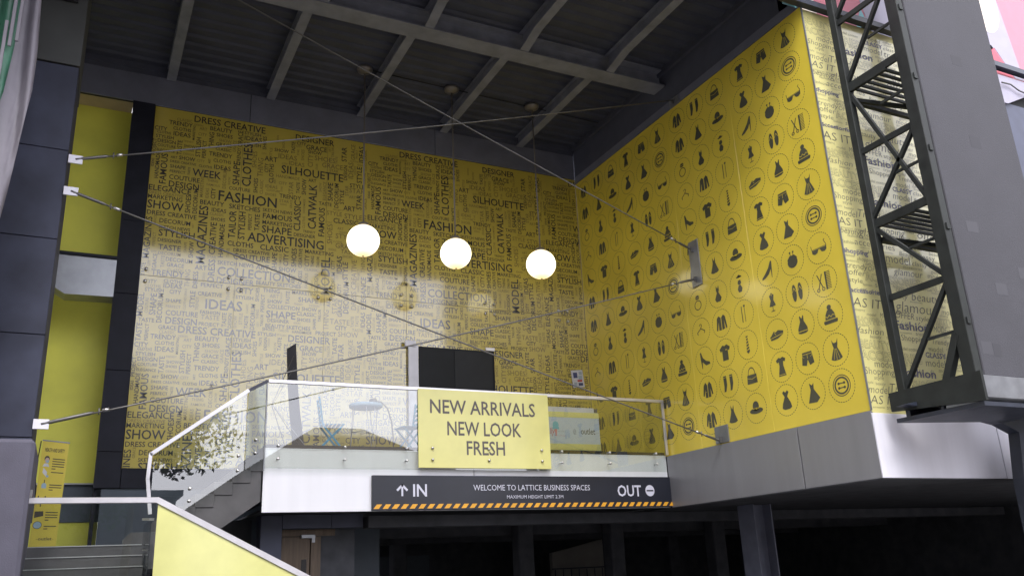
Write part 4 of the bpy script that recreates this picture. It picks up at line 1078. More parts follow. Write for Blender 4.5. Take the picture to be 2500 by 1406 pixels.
# glass balustrade on the balcony edge
gb = thing('glass_balustrade', 'frameless glass balustrade with a flat steel handrail along the balcony edge', 'railing', (2.95, 15.47, 3.5))
GB = Matrix.Translation((-2.95, -15.47, -3.5))
def gp(name, mb, par=None): o = mb.build(name, par or gb); o.data.transform(GB); return o
for a, b in ((2.95, 5.755), (5.765, 8.595), (8.605, 11.47)):
    gp('glass_pane', MB().box(a, b, 15.464, 15.476, 3.50, 4.995, 'clear_glass'))
gp('handrail', MB().box(2.95, 11.53, 15.44, 15.50, 4.998, 5.065, 'stainless_brushed', .006))
gp('end_post', MB().box(11.475, 11.535, 15.45, 15.49, 3.86, 4.997, 'stainless_brushed', .004))
gp('corner_post', MB().box(2.925, 2.945, 15.45, 15.49, 3.45, 4.997, 'galvanised', .003))
boltm = MB().lathe([(0, -.045), (.02, -.045), (.026, -.035), (.026, -.01), (.012, -.005), (.012, .09)], (0, 0, 0), 'stainless', 14, 'y').mesh('stud')
for x in (3.17, 4.36, 5.54, 8.87, 10.02, 11.2):
    for z in (3.66, 3.885):
        o = new_obj('stud', boltm, gb); o.location = (x-2.95, 15.464-15.47, z-3.5)
# NEW ARRIVALS sign
sg = thing('new_arrivals_sign', 'pale yellow board reading NEW ARRIVALS NEW LOOK FRESH bolted to the glass balustrade', 'sign', (7.18, 15.44, 3.53))
SG = Matrix.Translation((-7.18, -15.44, -3.53))
def sp_(name, mb): o = mb.build(name, sg, recalc=name == 'board'); o.data.transform(SG); return o
sp_('board', MB().box(5.765, 8.60, 15.43, 15.455, 3.53, 5.03, 'sign_yellow', .004))
fn = lambda a, b: (a, 15.427, b)
for t, x, z, w_, h_ in (('NEW ARRIVALS', 6.0, 4.57, 2.28, .26), ('NEW LOOK', 6.35, 4.155, 1.58, .26), ('FRESH', 6.745, 3.785, .835, .26)):
    mb = MB(); put_text(mb, text_geo(t, x, z, w_, h_, off=.012), fn, 'sign_ink'); sp_('lettering', mb)
for x in (6.04, 7.215, 8.385):
    for z in (3.68, 3.895):
        o = new_obj('bolt', boltm, sg); o.location = (x-7.18, -.012, z-3.53)
# height limit sign
hs = thing('height_limit_sign', 'black overhead sign reading IN, WELCOME TO LATTICE BUSINESS SPACES, OUT, with an amber hazard strip', 'sign', (8.2, 15.5, 2.76))
HS = Matrix.Translation((-8.2, -15.5, -2.76))
def hp(name, mb): o = mb.build(name, hs, recalc=name == 'board'); o.data.transform(HS); return o
hp('board', MB().box(4.89, 11.53, 15.49, 15.56, 2.77, 3.395, 'sign_black', .005))
fn = lambda a, b: (a, 15.487, b)
for t, x, z, w_, h_, of in (('IN', 5.665, 3.015, .285, .215, .016), ('WELCOME TO LATTICE BUSINESS SPACES', 6.90, 3.12, 2.60, .105, -.002), ('MAXIMUM HEIGHT LIMIT 2.3M', 7.60, 2.965, 1.265, .062, -.004), ('OUT', 10.17, 3.0, .575, .215, .016)):
    mb = MB(); put_text(mb, text_geo(t, x, z, w_, h_, off=of), fn, 'print_white'); hp('lettering', mb)
mb = MB()
for q in (ln((5.46, 3.02), (5.46, 3.21), .035), ln((5.475, 3.235), (5.36, 3.12), .04), ln((5.445, 3.235), (5.56, 3.12), .04)): mb.flat(q, fn, 'print_white')
hp('up_arrow', mb)
mb = MB(); mb.flat(disc(10.98, 3.11, .115, .115, 28), fn, 'print_white'); mb.flat([(10.895, 3.095), (11.065, 3.095), (11.065, 3.125), (10.895, 3.125)], lambda a, b: (a, 15.485, b), 'sign_black'); hp('no_entry_symbol', mb)
x = 4.91
mb = MB()
while x < 11.46:
    mb.flat([(x, 2.795), (x+.10, 2.795), (min(x+.165, 11.53), 2.875), (x+.065, 2.875)], fn, 'hazard_amber'); x += .172
hp('hazard_strip', mb)

# ================================================================== STAIRS
st = thing('upper_staircase', 'dark stone stair flight climbing right behind glass to the balcony', 'staircase', (1.0, 15.6, 2.3))
ST = Matrix.Translation((-1.0, -15.6, -2.3))
def stp(name, mb): o = mb.build(name, st); o.data.transform(ST); return o
for k in range(7):
    x = .99+.29*k; z = 2.48+.2*k
    stp('step', MB().box(x, x+.288+.02, 15.6, 17.2, z-.22, z, 'step_stone', .006))
stp('stringer', MB().prism([(.95, 2.26), (1.0, 2.30), (1.28, 2.47), (2.93, 3.60), (2.93, 2.95), (1.5, 1.95), (.95, 1.95)], 15.62, 17.15, 'y', 'step_stone'))
us = thing('stair_balustrade', 'sloping glass balustrade with flat steel rail beside the upper stair flight', 'railing', (1.1, 15.47, 2.9))
US = Matrix.Translation((-1.1, -15.47, -2.9))
def usp(name, mb): o = mb.build(name, us); o.data.transform(US); return o
usp('glass_pane', MB().prism([(1.16, 3.69), (2.60, 4.81), (2.60, 3.46), (1.42, 2.62), (1.16, 2.75)], 15.464, 15.476, 'y', 'clear_glass'))
usp('glass_pane', MB().prism([(2.62, 4.83), (2.92, 5.0), (2.92, 3.66), (2.62, 3.47)], 15.464, 15.476, 'y', 'tinted_glass'))
mb = MB().bar((2.94, 15.47, 5.03), (2.62, 15.47, 4.84), .05, .055, 'steel_paint').bar((2.62, 15.47, 4.845), (1.1, 15.47, 3.70), .055, .06, 'stainless_brushed').bar((1.105, 15.47, 3.725), (1.09, 15.47, 3.30), .055, .055, 'stainless_brushed', (0, 1, 0)).bar((1.09, 15.47, 3.31), (1.17, 15.47, 2.75), .055, .055, 'stainless_brushed', (0, 1, 0))
usp('handrail', mb)
for x, z in ((2.50, 3.45), (2.50, 3.70), (2.78, 3.75), (2.78, 3.98), (1.75, 2.95), (1.75, 3.15)):
    o = new_obj('stud', boltm, us); o.location = (x-1.1, -.006, z-2.9)
# landing with broad steps
ld = thing('landing_steps', 'wide dark steps with pale nosings rising to the landing behind the glass', 'steps', (.3, 15, 1.7))
LD = Matrix.Translation((-.3, -15, -1.7))
def ldp(name, mb): o = mb.build(name, ld); o.data.transform(LD); return o
ldp('landing', MB().box(-.56, 1.9, 15.02, 19.2, 1.9, 2.262, 'step_stone'))
for k, (y, z) in enumerate(((15.0, 2.265), (14.7, 2.10), (14.4, 1.935), (14.1, 1.77))):
    s_ = ldp('step', MB().box(-.5, 1.05, y, y+.31 if k else y+.015, z-.165, z-.012 if k else z, 'step_stone'))
    ldp('nosing', MB().box(-.5, 1.05, y-.012, y+.03, z-.010, z+.004, 'nosing'))
ldp('lower_landing', MB().box(-.5, 1.05, 13.65, 14.1, 1.4, 1.60, 'step_stone'))
ldp('kerb_block', MB().prism([(.80, 2.266), (.80, 2.36), (.90, 2.46), (1.15, 2.46), (1.15, 2.266)], 15.3, 15.58, 'y', 'step_stone'))
# lower flight
lf_ = thing('lower_staircase', 'lower stair flight falling right towards the street behind a solid yellow panel', 'staircase', (1.1, 14.3, 0))
LF = Matrix.Translation((-1.1, -14.3, 0))
for k in range(10):
    x = 1.08+.31*k; z = 1.60-.165*k
    o = MB().box(x, x+.31, 13.66, 15.0, max(z-.4, .01), z, 'step_stone').build('step', lf_); o.data.transform(LF)
lb = thing('lower_balustrade', 'pale yellow stair panel and clear glass pane under one flat steel rail', 'railing', (.3, 13.6, 1.7))
LB = Matrix.Translation((-.3, -13.6, -1.7))
def lbp(name, mb): o = mb.build(name, lb); o.data.transform(LB); return o
lbp('yellow_panel', MB().prism([(1.125, 2.76), (5.2, .62), (5.2, 0.02), (3.6, .02), (1.125, .9)], 13.59, 13.61, 'y', 'yellow_panel'))
lbp('glass_pane', MB().box(-.49, 1.105, 13.594, 13.606, .9, 2.755, 'clear_glass'))
mb = MB().box(-.52, 1.12, 13.565, 13.635, 2.765, 2.845, 'stainless_brushed', .006).bar((1.10, 13.6, 2.812), (5.25, 13.6, .63), .07, .08, 'stainless_brushed')
lbp('handrail', mb)
lbp('wall_bracket', MB().box(-.50, -.47, 13.56, 13.60, 2.85, 2.95, 'stainless'))
ib = thing('inner_glass_rail', 'short glass pane with flat rail turning back beside the broad steps', 'railing', (1.1, 14.5, 1.7))
IB = Matrix.Translation((-1.1, -14.5, -1.7))
for nm, mb in (('glass_pane', MB().box(1.075, 1.087, 13.95, 15.25, 1.3, 2.57, 'tinted_glass')), ('handrail', MB().bar((1.08, 13.9, 2.56), (1.08, 15.3, 2.66), .07, .035, 'stainless_brushed')), ('clip', MB().box(1.03, 1.10, 14.5, 14.54, 2.15, 2.17, 'stainless'))):
    o = mb.build(nm, ib); o.data.transform(IB)

# ================================================================== CAR PARK UNDER THE BALCONY
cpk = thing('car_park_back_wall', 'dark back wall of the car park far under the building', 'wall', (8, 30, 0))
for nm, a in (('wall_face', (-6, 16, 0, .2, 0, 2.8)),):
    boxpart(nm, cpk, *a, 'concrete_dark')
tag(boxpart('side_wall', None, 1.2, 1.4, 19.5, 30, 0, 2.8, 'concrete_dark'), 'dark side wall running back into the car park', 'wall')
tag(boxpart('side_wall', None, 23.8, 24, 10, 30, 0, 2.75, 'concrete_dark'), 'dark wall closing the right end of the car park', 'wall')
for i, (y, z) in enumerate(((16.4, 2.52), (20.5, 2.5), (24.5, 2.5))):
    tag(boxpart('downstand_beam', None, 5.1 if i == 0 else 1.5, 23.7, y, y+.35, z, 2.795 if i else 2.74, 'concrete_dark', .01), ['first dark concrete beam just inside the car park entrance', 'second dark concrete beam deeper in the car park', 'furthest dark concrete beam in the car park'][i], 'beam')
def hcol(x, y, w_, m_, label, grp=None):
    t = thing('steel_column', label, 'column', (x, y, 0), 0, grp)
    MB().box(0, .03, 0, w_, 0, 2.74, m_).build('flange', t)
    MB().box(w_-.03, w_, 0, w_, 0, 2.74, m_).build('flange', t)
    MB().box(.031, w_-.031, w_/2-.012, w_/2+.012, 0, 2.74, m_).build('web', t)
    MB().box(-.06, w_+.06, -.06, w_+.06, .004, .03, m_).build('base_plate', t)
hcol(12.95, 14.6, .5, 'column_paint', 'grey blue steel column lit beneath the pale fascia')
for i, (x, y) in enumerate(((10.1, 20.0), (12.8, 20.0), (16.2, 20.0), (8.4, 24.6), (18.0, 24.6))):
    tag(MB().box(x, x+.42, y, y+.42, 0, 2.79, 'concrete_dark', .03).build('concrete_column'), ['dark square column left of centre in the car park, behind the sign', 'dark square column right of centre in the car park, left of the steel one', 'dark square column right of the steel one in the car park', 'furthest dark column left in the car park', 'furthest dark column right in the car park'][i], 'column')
tag(MB().box(3.14, 3.53, 16.6, 17.0, 0, 2.79, 'blue_column', .01).build('entrance_column'), 'blue grey column under the left end of the balcony', 'column')
el = thing('entrance_lintel', 'blue grey lintel right of the entrance column, over the brown door', 'lintel', (3.54, 16.62, 2.54))
for a, b in ((3.535, 4.445), (4.455, 5.06)): o = MB().box(a, b, 16.6, 16.75, 2.545, 2.79, 'blue_column').build('lintel_panel', el); o.data.transform(Matrix.Translation((-3.54, -16.62, -2.54)))
dd = thing('wooden_door', 'brown wooden door with a narrow window and a door closer under the balcony', 'door', (3.95, 16.9, 0))
DD = Matrix.Translation((-3.95, -16.9, 0))
for nm, mb in (('door_leaf', MB().box(3.56, 4.12, 16.88, 16.93, .3, 2.41, 'wood', .004)), ('door_frame', MB().box(4.13, 4.32, 16.86, 16.95, .3, 2.41, 'wood', .004)), ('head_panel', MB().box(3.56, 4.6, 16.90, 16.95, 2.42, 2.54, 'wood')), ('vision_panel', MB().box(3.96, 4.06, 16.872, 16.879, .9, 2.0, 'dark_glass')), ('door_closer', MB().box(3.94, 4.14, 16.80, 16.87, 2.38, 2.44, 'galvanised').box(4.14, 4.2, 16.82, 16.85, 2.30, 2.44, 'galvanised')), ('side_wall', MB().box(4.33, 5.0, 16.95, 17.0, 0, 2.54, 'concrete_dark'))):
    o = mb.build(nm, dd); o.data.transform(DD)
ss = thing('switch_panel', 'small steel switch panel on the dark wall left of the entrance column', 'switch', (2.75, 17.2, 2.2))
boxpart('backing_wall', ss, -.55, .35, .05, .15, -2.2, .55, 'concrete_dark')
boxpart('plate', ss, -.07, .07, 0, .04, .03, .12, 'stainless_brushed', .004); boxpart('plate', ss, -.07, .07, 0, .04, -.08, .01, 'stainless_brushed', .004)
pd = tag(boxpart('rear_panel', None, 8.6, 10.6, 27.5, 27.6, 0, 2.25, 'teal_wall'), 'faint grey panel deep in the car park under the word OUT', 'panel')
rm = MB(); rm.prism([(14.6, 2.15), (16.6, 2.55), (16.6, 1.2), (14.6, 1.2)], 26.5, 26.7, 'y', 'house_wall')
tag(rm.build('ramp_wall'), 'pale sloping ramp wall glimpsed deep in the dark car park', 'wall')
rl = thing('ramp_railing', 'low dark railing in front of the pale ramp wall', 'railing', (15.5, 26, 0))
boxpart('top_rail', rl, -1.2, 1.2, 0, .04, 1.62, 1.66, 'steel_paint')
for k in range(8): boxpart('baluster', rl, -1.1+.3*k, -1.07+.3*k, .0, .03, .02, 1.61, 'steel_paint')

# ================================================================== THINGS ON THE BALCONY
FZ = 3.925
tb = thing('round_table', 'round blue topped table on thin wire hairpin legs behind the balcony glass', 'table', (5.02, 16.35, FZ))
MB().lathe([(0, .86), (.30, .86), (.325, .875), (.33, .92), (.32, .935), (.30, .925), (0, .92)], m='table_blue', n=40).build('tabletop', tb)
for k in range(3):
    a = 2*PI*k/3+.6
    c0, s0 = math.cos(a), math.sin(a); tx_, ty_ = -s0, c0
    MB().tube([(.24*c0+.09*tx_, .24*s0+.09*ty_, .86), (.30*c0, .30*s0, .01), (.24*c0-.09*tx_, .24*s0-.09*ty_, .86)], .008, 'wire_white', 6).build('leg', tb)
MB().tube([(.27*math.cos(q*2*PI/3+.6), .27*math.sin(q*2*PI/3+.6), .4) for q in (0, 1, 2, 0)], .006, 'wire_white', 6).build('brace', tb)
def make_chair():
    t = thing('folding_chair', 'blue slatted folding chair left of the round table', 'chair', (4.3, 16.35, FZ), 0, 'blue folding chairs on the balcony')
    m_ = 'furniture_blue'
    for s_ in (-.19, .19):
        MB().bar((-.22, s_, 1.02), (-.14, s_, .48), .035, .02, m_, (0, 1, 0)).bar((-.14, s_, .48), (.24, s_, .01), .035, .02, m_, (0, 1, 0)).build('leg', t)
        MB().bar((.26, s_*.85, .50), (-.22, s_*.85, .01), .035, .02, m_, (0, 1, 0)).build('leg', t)
    for k in range(6): MB().box(-.16+.075*k, -.105+.075*k, -.21, .21, .485, .50, m_, .003).build('seat_slat', t)
    for k in range(5): MB().bar((-.155-.014*k, -.2, .58+.095*k), (-.155-.014*k, .2, .58+.095*k), .012, .045, m_).build('back_slat', t)
    MB().bar((.22, -.17, .035), (.22, .17, .035), .02, .02, m_).build('stretcher', t)
    return t
ch = make_chair(); ch.rotation_euler.z = -.15
c2 = copy_tree(ch); c2.location = (5.95, 16.35, FZ); c2.rotation_euler.z = PI+.15
c2['label'] = 'blue slatted folding chair right of the round table, partly behind the yellow sign'
xb = thing('banner_stand', 'tall curved black fabric banner stand seen from behind, held by thin stays', 'banner', (3.6, 16.35, FZ))
V = []; F = []
for k in range(21):
    z = k/20*1.98
    xl, xr = (-.02-.12*z/1.98, .24-.16*z/1.98+.02)
    bow = .12*math.sin(PI*k/20)
    f_ = z/1.98; V += [(.03-.18*f_, bow+.02*z, z-.02), (.27-.23*f_, bow+.07+.02*z, z+.12*f_**6)]
for k in range(20): F.append((2*k, 2*k+1, 2*k+3, 2*k+2))
me = bpy.data.meshes.new('fabric'); me.from_pydata(V, [], F); me.materials.append(MATS['black_fabric'])
fo = new_obj('fabric', me, xb); md = fo.modifiers.new('thickness', 'SOLIDIFY'); md.thickness = .006
MB().tube([(-.02, .02, 1.82), (-.40, 0, .85), (-.10, .0, .02)], .007, 'cable_steel', 6).build('stay', xb)
MB().tube([(.0, .02, 1.60), (-.38, .02, .85), (.20, .0, .02)], .006, 'cable_steel', 6).build('stay', xb)
MB().tube([(-.38, .01, .85), (.33, .05, .03)], .007, 'wire_white', 6).build('stay', xb)
fl = thing('gooseneck_lamp', 'thin bent gooseneck lamp standing behind the round table', 'lamp', (5.62, 16.75, FZ))
MB().tube([(.10, 0, .02), (.10, 0, .35), (.06, 0, .7), (-.02, 0, .95), (-.16, 0, 1.08), (-.26, 0, 1.08)], .014, 'lamp_bronze', 8).build('stem', fl)
MB().lathe([(0, -.08), (.035, -.08), (.06, .03), (.058, .05), (0, .045)], (-.32, 0, 1.09), 'lamp_bronze', 16, 'x').build('lamp_shade', fl)
MB().lathe([(0, 0), (.13, 0), (.13, .02), (.02, .035)], (.10, 0, .0), 'lamp_bronze', 20).build('base', fl)
# outlet board
ob = thing('outlet_board', 'white and yellow board with an ice cream cone and outlet, behind the glass', 'sign', (9.7, 16.4, 4.02))
OB = Matrix.Translation((-9.7, -16.4, -4.02))
def obp(name, mb, rc=False): o = mb.build(name, ob, recalc=rc); o.data.transform(OB); return o
obp('board', MB().box(8.6, 10.42, 16.40, 16.43, 4.06, 4.90, 'board_white', .004), True)
obp('stand', MB().box(8.55, 10.43, 16.435, 16.6, 3.93, 4.13, 'dark_cladding', .01).box(10.34, 10.42, 16.44, 16.5, 4.8, 5.0, 'steel_paint'), True)
obp('top_card', MB().box(8.6, 10.33, 16.44, 16.46, 4.85, 5.01, 'paper'), True)
fn = lambda a, b: (a, 16.397, b)
for a, b in ((4.775, 4.895), (4.065, 4.20)): obp('yellow_stripe', MB().flat([(8.6, a), (10.42, a), (10.42, b), (8.6, b)], fn, 'sign_yellow'))
def tx(t, x, z, w_, h_, m_, **k):
    mb = MB(); put_text(mb, text_geo(t, x, z, w_, h_, **k), fn, m_); obp('lettering', mb)
tx('outlet', 9.93, 4.415, .36, .135, 'logo_ink', off=.004)
tx('@', 9.73, 4.43, .08, .09, 'logo_ink', off=-.01)
tx('lly', 9.14, 4.40, .11, .14, 'logo_red', shear=.2)
tx("ice cream", 9.35, 4.45, .19, .045, 'faint_grey')
tx('The Love Flavours', 9.26, 4.36, .28, .024, 'logo_red', off=-.01)
obp('line', MB().flat(ln((9.86, 4.45), (9.92, 4.45), .006), fn, 'faint_grey').flat(ln((10.31, 4.45), (10.40, 4.45), .006), fn, 'faint_grey'))
mb = MB(); mb.flat([(9.26, 4.53), (9.34, 4.53), (9.31, 4.36), (9.29, 4.36)], lambda a, b: (a, 16.396, b), 'logo_pink'); mb.flat(disc(9.30, 4.60, .075, .085, 20), lambda a, b: (a, 16.395, b), 'logo_teal')
for q in range(4): mb.flat(disc(9.24+.04*q, 4.535, .025, .03, 10), lambda a, b: (a, 16.394, b), 'logo_teal')
obp('ice_cream_cone', mb)
# health and safety banner
hb = thing('safety_banner', 'yellow roll-up banner headed HEALTH AND SAFETY standing on the landing', 'banner', (-.13, 16.5, 2.265))
HB = Matrix.Rotation(.16, 4, 'Z')
hb.rotation_euler = (0, 0, 0)
def hbp(name, mb, rc=False): o = mb.build(name, hb, recalc=rc); return o
fn = lambda a, b: (a, -.004, b)
def uv(u, v): return (-.40+.385*u+v*(.02+.01*u), 0.06+1.68*v+.04*v*(1-u))
hbp('sheet', MB().prism([uv(0, 0), uv(1, 0), uv(1, 1), uv(0, 1)], -.002, .004, 'y', 'banner_yellow'), True)
F2 = lambda a, b: (uv(a, b)[0], -.004, uv(a, b)[1])
def btext(t, u, v, w_, h_, m_='banner_ink'):
    mb = MB(); put_text(mb, text_geo(t, u, v, w_, h_, off=.02), F2, m_); hbp('lettering', mb)
btext('HEALTH AND SAFETY', .12, .90, .74, .035)
mb = MB()
for v0, n_ in ((.83, 5), (.70, 1), (.58, 3), (.45, 2), (.32, 4), (.19, 2)):
    for q in range(n_):
        e = .92 if q < n_-1 or n_ == 1 else .60
        v = v0-.024*q; mb.flat([(.45, v), (e, v), (e, v+.009), (.45, v+.009)], F2, 'banner_ink')
hbp('small_print', mb)
def blob(nm, parts):
    mb = MB()
    for poly, m_, dy in parts: mb.flat(poly, (lambda dy: lambda a, b: (uv(a, b)[0], -.004-dy, uv(a, b)[1]))(dy), m_)
    hbp(nm, mb)
blob('face_mask_picture', [(disc(.24, .83, .10, .03), 'banner_ink', 0), (disc(.25, .815, .085, .026), 'skin_print', .001), (disc(.27, .805, .06, .014), 'banner_blue', .002), ([(.1, .755), (.36, .755), (.3, .785), (.16, .785)], 'paper', 0)])
blob('hands_picture', [(ln((.14, .72), (.3, .68), .05), 'paper', 0), (disc(.33, .665, .05, .012), 'banner_blue', .001)])
blob('bottle_picture', [([(.16, .55), (.34, .55), (.34, .585), (.28, .6), (.22, .6), (.16, .585)], 'banner_blue', 0), (ln((.25, .6), (.25, .63), .03), 'banner_ink', 0)])
blob('people_picture', [(ln((.1, .42), (.1, .465), .04), 'banner_ink', 0), (ln((.36, .42), (.36, .465), .04), 'banner_ink', 0), (ln((.22, .375), (.22, .41), .04), 'banner_ink', 0), (disc(.1, .472, .025, .007), 'banner_ink', 0), (disc(.36, .472, .025, .007), 'banner_ink', 0)])
blob('hand_picture', [([(.04, .27), (.38, .29), (.36, .335), (.04, .33)], 'banner_ink', 0)])
blob('round_picture', [(disc(.20, .205, .17, .036), 'banner_ink', 0), (disc(.20, .205, .15, .031), 'banner_blue', .001)])
mb = MB(); put_text(mb, text_geo('outlet', .30, .065, .5, .03, off=.01), F2, 'banner_ink'); mb.flat(ln((.22, .075), (.28, .075), .003), F2, 'banner_ink').flat(ln((.82, .075), (.88, .075), .003), F2, 'banner_ink'); hbp('lettering', mb)
a, b = uv(0, 1), uv(1, 1)
hbp('top_rail', MB().bar((a[0]-.01, .0, a[1]+.008), (b[0]+.01, .0, b[1]+.008), .02, .018, 'galvanised'), True)
hbp('pole', MB().tube([(a[0]-.03, .03, a[1]), (-.44, .05, 1.3), (-.30, .05, .03)], .009, 'gap_black', 6), True)
hbp('base', MB().box(-.44, 0, -.05, .06, .0, .058, 'galvanised', .01), True)

# ================================================================== PENDANT GLOBES
PX = [(5.065, 16.78, 8.48), (7.21, 16.78, 8.45), (9.385, 16.78, 8.45)]
PLB = ['leftmost and largest looking of the three lit globe lamps, hanging before the word wall', 'middle one of the three lit globe lamps, over the yellow sign', 'rightmost of the three lit globe lamps, nearest the icon wall']
def make_globe():
    t = thing('globe_pendant', PLB[0], 'pendant lamp', (0, 0, 0), 0, 'lit globe pendants')
    R_ = .35
    g = MB().lathe([(max(.001, R_*math.sin(PI*k/24)), R_*math.cos(PI*k/24)) for k in range(1, 25)], m='glow', n=36).build('globe', t)
    MB().lathe([(0, R_+.055), (.10, R_+.05), (.12, R_+.02), (.12, R_-.035), (.09, R_-.04)], m='lamp_cap', n=24).build('collar', t)
    MB().lathe([(.001, -R_-.012), (.022, -R_-.012), (.022, -R_+.004), (.001, -R_+.004)], m='lamp_cap', n=14).build('bottom_nut', t)
    MB().tube([(0, 0, R_+.05), (0, 0, 12.66-8.48)], .019, 'lamp_cap', 8).build('rod', t)
    MB().lathe([(.001, 4.10), (.05, 4.11), (.17, 4.16), (.18, 4.20), (.17, 4.235), (.001, 4.235)], m='lamp_cap', n=28).build('ceiling_rose', t)
    return t
g0 = make_globe()
for i, p in enumerate(PX):
    o = g0 if i == 0 else copy_tree(g0)
    o.location = p; o['label'] = PLB[i]

tag(MB().tube([(5.2, 16.75, 12.68), (11.4, 16.9, 12.68)], .012, 'gap_black', 6).build('conduit'), 'thin dark conduit running along the deck between the lamp roses', 'conduit')

# ================================================================== BRACING CABLES
def cable(label, A, B, plA, plB, sag=.03, endA=.55, endB=.45):
    A, B = Vector(A), Vector(B); d = (B-A).normalized(); L_ = (B-A).length
    t = thing('bracing_cable', label, 'cable', A, 0, 'steel bracing cables across the recess')
    pts = [(B-A)*k/10+Vector((0, 0, -sag*math.sin(PI*k/10))) for k in range(11)]
    MB().tube(pts, .013, 'cable_steel', 6).build('wire', t)
    for end, s_, pl, q in ((Vector((0, 0, 0)), 1, plA, endA), (B-A, -1, plB, endB)):
        if q:
            tb_ = MB().tube([end+d*s_*.06, end+d*s_*.1, end+d*s_*(q-.12), end+d*s_*(q-.06)], [.012, .026, .026, .012], 'cable_steel', 8)
            tb_.tube([end+d*s_*(q+.05), end+d*s_*(q+.14)], .028, 'stainless', 8).tube([end+d*s_*.0, end+d*s_*.1], .02, 'cable_steel', 8)
            tb_.tube([end+d*s_*(q+.0)+Vector((0, 0, -.05)), end+d*s_*(q+.0)+Vector((0, 0, .05))], .012, 'cable_steel', 6)
            tb_.build('turnbuckle', t)
        if pl:
            m_ = MB()
            if pl == 'pillar': m_.box(-.10, .10, -.012, .012, -.07, .07, 'aluminium_outer', .004)
            o = m_.build('fixing_plate', t); o.location = end
    return t
Ya = 13.78
cable('uppermost cable from the slate pillar rising to the top of the icon wall', (-.46, Ya, 7.99), (11.50, 13.92, 11.74), 'pillar', None, .05, .55, 0)
cable('cable falling from the high canopy rafter to the long steel plate on the icon wall', (1.12, 13.86, 11.9), (11.47, 13.86, 8.05), None, None, .02, 0, .4)
cable('cable falling from the slate pillar to the lowest plate above the grey fascia', (-.47, Ya, 7.45), (11.48, 13.66, 3.90), 'pillar', None, .02, .6, .45)
cable('lowest starting cable, rising from the foot of the slate pillar to the long steel plate', (-.48, Ya, 3.87), (11.47, 13.86, 7.36), 'pillar', None, .06, .75, .5)
def wallplate(label, y0, y1, z0, z1):
    t = thing('anchor_plate', label, 'plate', (XI, (y0+y1)/2, (z0+z1)/2))
    boxpart('plate', t, -.03, -.008, (y0-y1)/2, (y1-y0)/2, (z0-z1)/2, (z1-z0)/2, 'galvanised', .003)
    return t
t = wallplate('long vertical steel plate on the icon wall holding two cables', 13.70, 14.02, 7.22, 8.25)
for z in (.31, -.37): boxpart('lug', t, -.10, -.03, -.012, .012, z-.06, z+.06, 'cable_steel', .004)
t = wallplate('short steel plate at the foot of the icon wall holding one cable', 13.45, 13.86, 3.86, 4.20)
boxpart('lug', t, -.10, -.03, -.012, .012, -.17, -.05, 'cable_steel', .004)
t = wallplate('small plate at the top of the icon wall holding the uppermost cable', 13.75, 14.1, 11.60, 11.82)
boxpart('lug', t, -.09, -.03, -.012, .012, -.05, .05, 'cable_steel', .004)

# ================================================================== LATTICE TOWER
XT = 11.9; Y1, Y2 = 8.33, 9.52
tw = thing('lattice_tower', 'dark painted steel lattice tower standing close before the scribble wall', 'lattice tower', (XT, 8.9, 3.9))
TW = Matrix.Translation((-XT, -8.9, -3.9))
def twp(name, mb): o = mb.build(name, tw); o.data.transform(TW); return o
lp = 'lattice_paint'
ZT = 15.0
for x in (XT, XT+2.12): twp('chord', MB().box(x-.07, x+.07, Y2-.07, Y2+.07, 3.95, ZT, lp, .008))
twp('chord', MB().box(XT-.055, XT+.10, Y1-.15, Y1+.07, 3.95, ZT, lp, .008))
for x in (XT,):
    for k, z in enumerate((13.7, 12.35, 11.0, 9.66, 8.35, 6.99, 5.65)):
        thick = .14 if k in (3, 5) and x == XT else .10
        twp('horizontal', MB().bar((x, Y1+.06, z), (x, Y2-.06, z), .05, thick, lp))
    zs = [(9.52, 7.03), ]
    def dg(a, b, w_=.068): twp('diagonal', MB().bar((x, a[0], a[1]), (x, b[0], b[1]), w_, w_, lp))
    dg((Y2-.03, 9.55), (Y1+.06, 7.03)); dg((Y1+.06, 8.28), (Y2-.03, 7.08))
    dg((Y2-.03, 6.92), (Y1+.06, 5.72)); dg((Y1+.06, 5.56), (Y2-.03, 4.10), .07)
    dg((Y2-.03, 9.74), (8.47, 11.0)); dg((Y1+.06, 12.3), (Y2-.03, 11.1))
    dg((Y1+.05, 4.75), (8.72, 4.05), .12)
    for z in (9.02, 7.69, 6.34, 4.80, 10.34): twp('strut', MB().bar((x, Y1+.06, z), (x, 8.90, z), .035, .045, lp))
for z in (13.7, 9.40, 6.72): twp('cross_member', MB().box(XT+.075, XT+2.045, Y2-.05, Y2+.03, z-.04, z+.04, lp))
for z in (9.40, 6.72): twp('cross_member', MB().bar((XT+.05, Y2-.09, z-.02), (XT+2.1, 8.75, z-.25), .06, .07, lp))
for zg in (9.60, 6.95):
    gr_ = twp('grating', MB().bar((XT+.0, Y2-.06, zg+.0), (XT+.0, 8.66, zg+.0), .07, .10, lp))
    for k in range(6):
        y = 9.40-.135*k
        o = MB().box(XT+.04, XT+2.06, y-.02, y+.02, zg-.025, zg+.025, lp).build('grating_bar', gr_); o.data.transform(TW)
for z in (10.5, 9.15, 7.82, 6.45, 4.91): twp('bolt_plate', MB().box(XT-.02, XT+.06, Y1-.175, Y1-.151, z-.05, z+.05, lp))
twp('base_beam', MB().box(XT-.10, XT+.16, Y1-.15, Y2+.10, 3.88, 4.06, 'lattice_paint', .01))
twp('base_plate', MB().box(XT-.14, XT+.4, Y1-.2, Y2+.14, 3.82, 3.875, 'bracket_paint', .005))

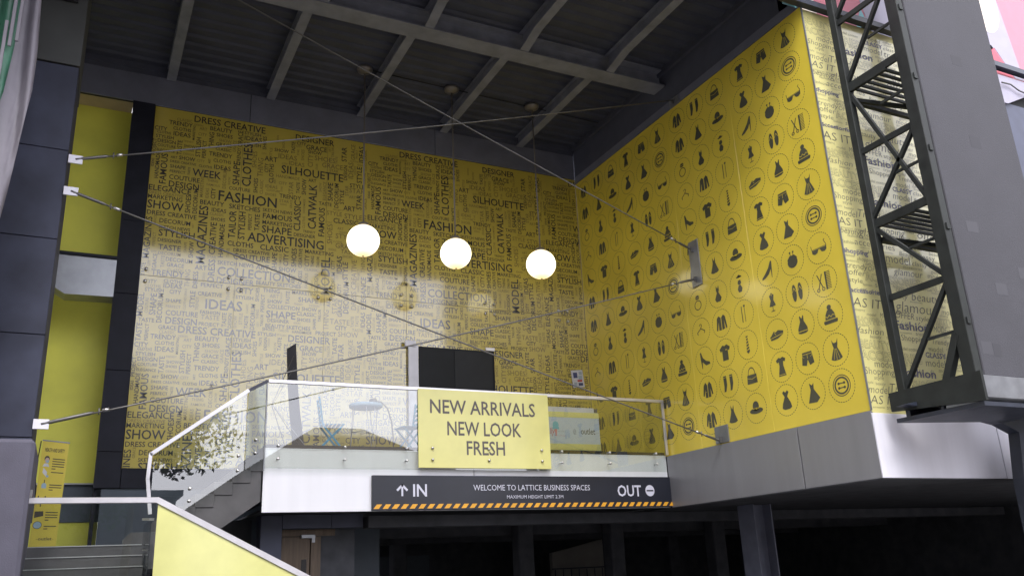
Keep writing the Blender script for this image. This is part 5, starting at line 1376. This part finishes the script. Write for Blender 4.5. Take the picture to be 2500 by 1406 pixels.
py = thing('pylon', 'broad lilac grey rendered pylon beside the lattice tower', 'pylon', (13.3, 8.6, 4.1))
PY = Matrix.Translation((-13.3, -8.6, -4.1))
def pyp(name, mb, label=None): o = mb.build(name, py, label); o.data.transform(PY); return o
pyp('shaft', MB().box(12.18, 14.42, 8.28, 8.46, 4.10, 15.5, 'pylon_render', .015))
for (x0, x1, z0, z1, m_) in ((13.16, 13.42, 9.74, 9.93, 'pylon_patch_dark'), (13.15, 13.42, 8.12, 8.34, 'pylon_patch_dark'), (12.54, 12.82, 6.49, 6.68, 'pylon_patch_light'), (12.93, 13.2, 5.46, 5.66, 'pylon_patch_light'), (13.61, 13.9, 5.8, 6.0, 'pylon_patch_light'), (12.25, 12.5, 4.44, 4.64, 'pylon_patch_light'), (12.52, 12.7, 4.42, 4.62, 'pylon_patch_dark')):
    pyp('render_patch', MB().box(x0, x1, 8.2782, 8.2792, z0, z1, m_))
br = thing('support_bracket', 'dark steel bracket arms and galvanised trough carrying the pylon and lattice tower', 'bracket', (13, 8.4, 3.5))
BR = Matrix.Translation((-13, -8.4, -3.5))
def brp(name, mb): o = mb.build(name, br); o.data.transform(BR); return o
brp('trough', MB().prism([(8.06, 4.04), (8.08, 3.72), (8.2, 3.67), (8.75, 3.67), (8.75, 4.085), (8.2, 4.085)], 11.80, 17, 'x', 'galvanised'))
brp('end_plate', MB().prism([(8.04, 4.10), (8.04, 3.66), (9.70, 3.78), (9.70, 4.08)], 11.74, 11.796, 'x', 'lattice_paint'))
brp('gusset', MB().prism([(11.80, 9.68), (11.80, 8.12), (13.8, 8.12), (13.8, 9.18)], 3.60, 3.665, 'z', 'bracket_paint'))
brp('arm', MB().prism([(11.5, 3.80), (12.62, 3.74), (13.72, 3.58), (14.1, 3.44), (13.96, 2.69), (13.9, .02), (15.3, .02), (15.4, 3.5), (13.75, 3.92), (12.15, 3.95)], 9.2, 9.4, 'y', 'bracket_paint'))
brp('web_plate', MB().box(11.82, 13.8, 9.42, 9.5, 3.67, 3.86, 'bracket_paint').box(11.82, 13.8, 8.8, 8.86, 3.67, 3.9, 'bracket_paint'))
brp('arm_flange', MB().bar((13.75, 9.19, 3.93), (15.5, 9.19, 3.49), .3, .025, 'aluminium_outer'))
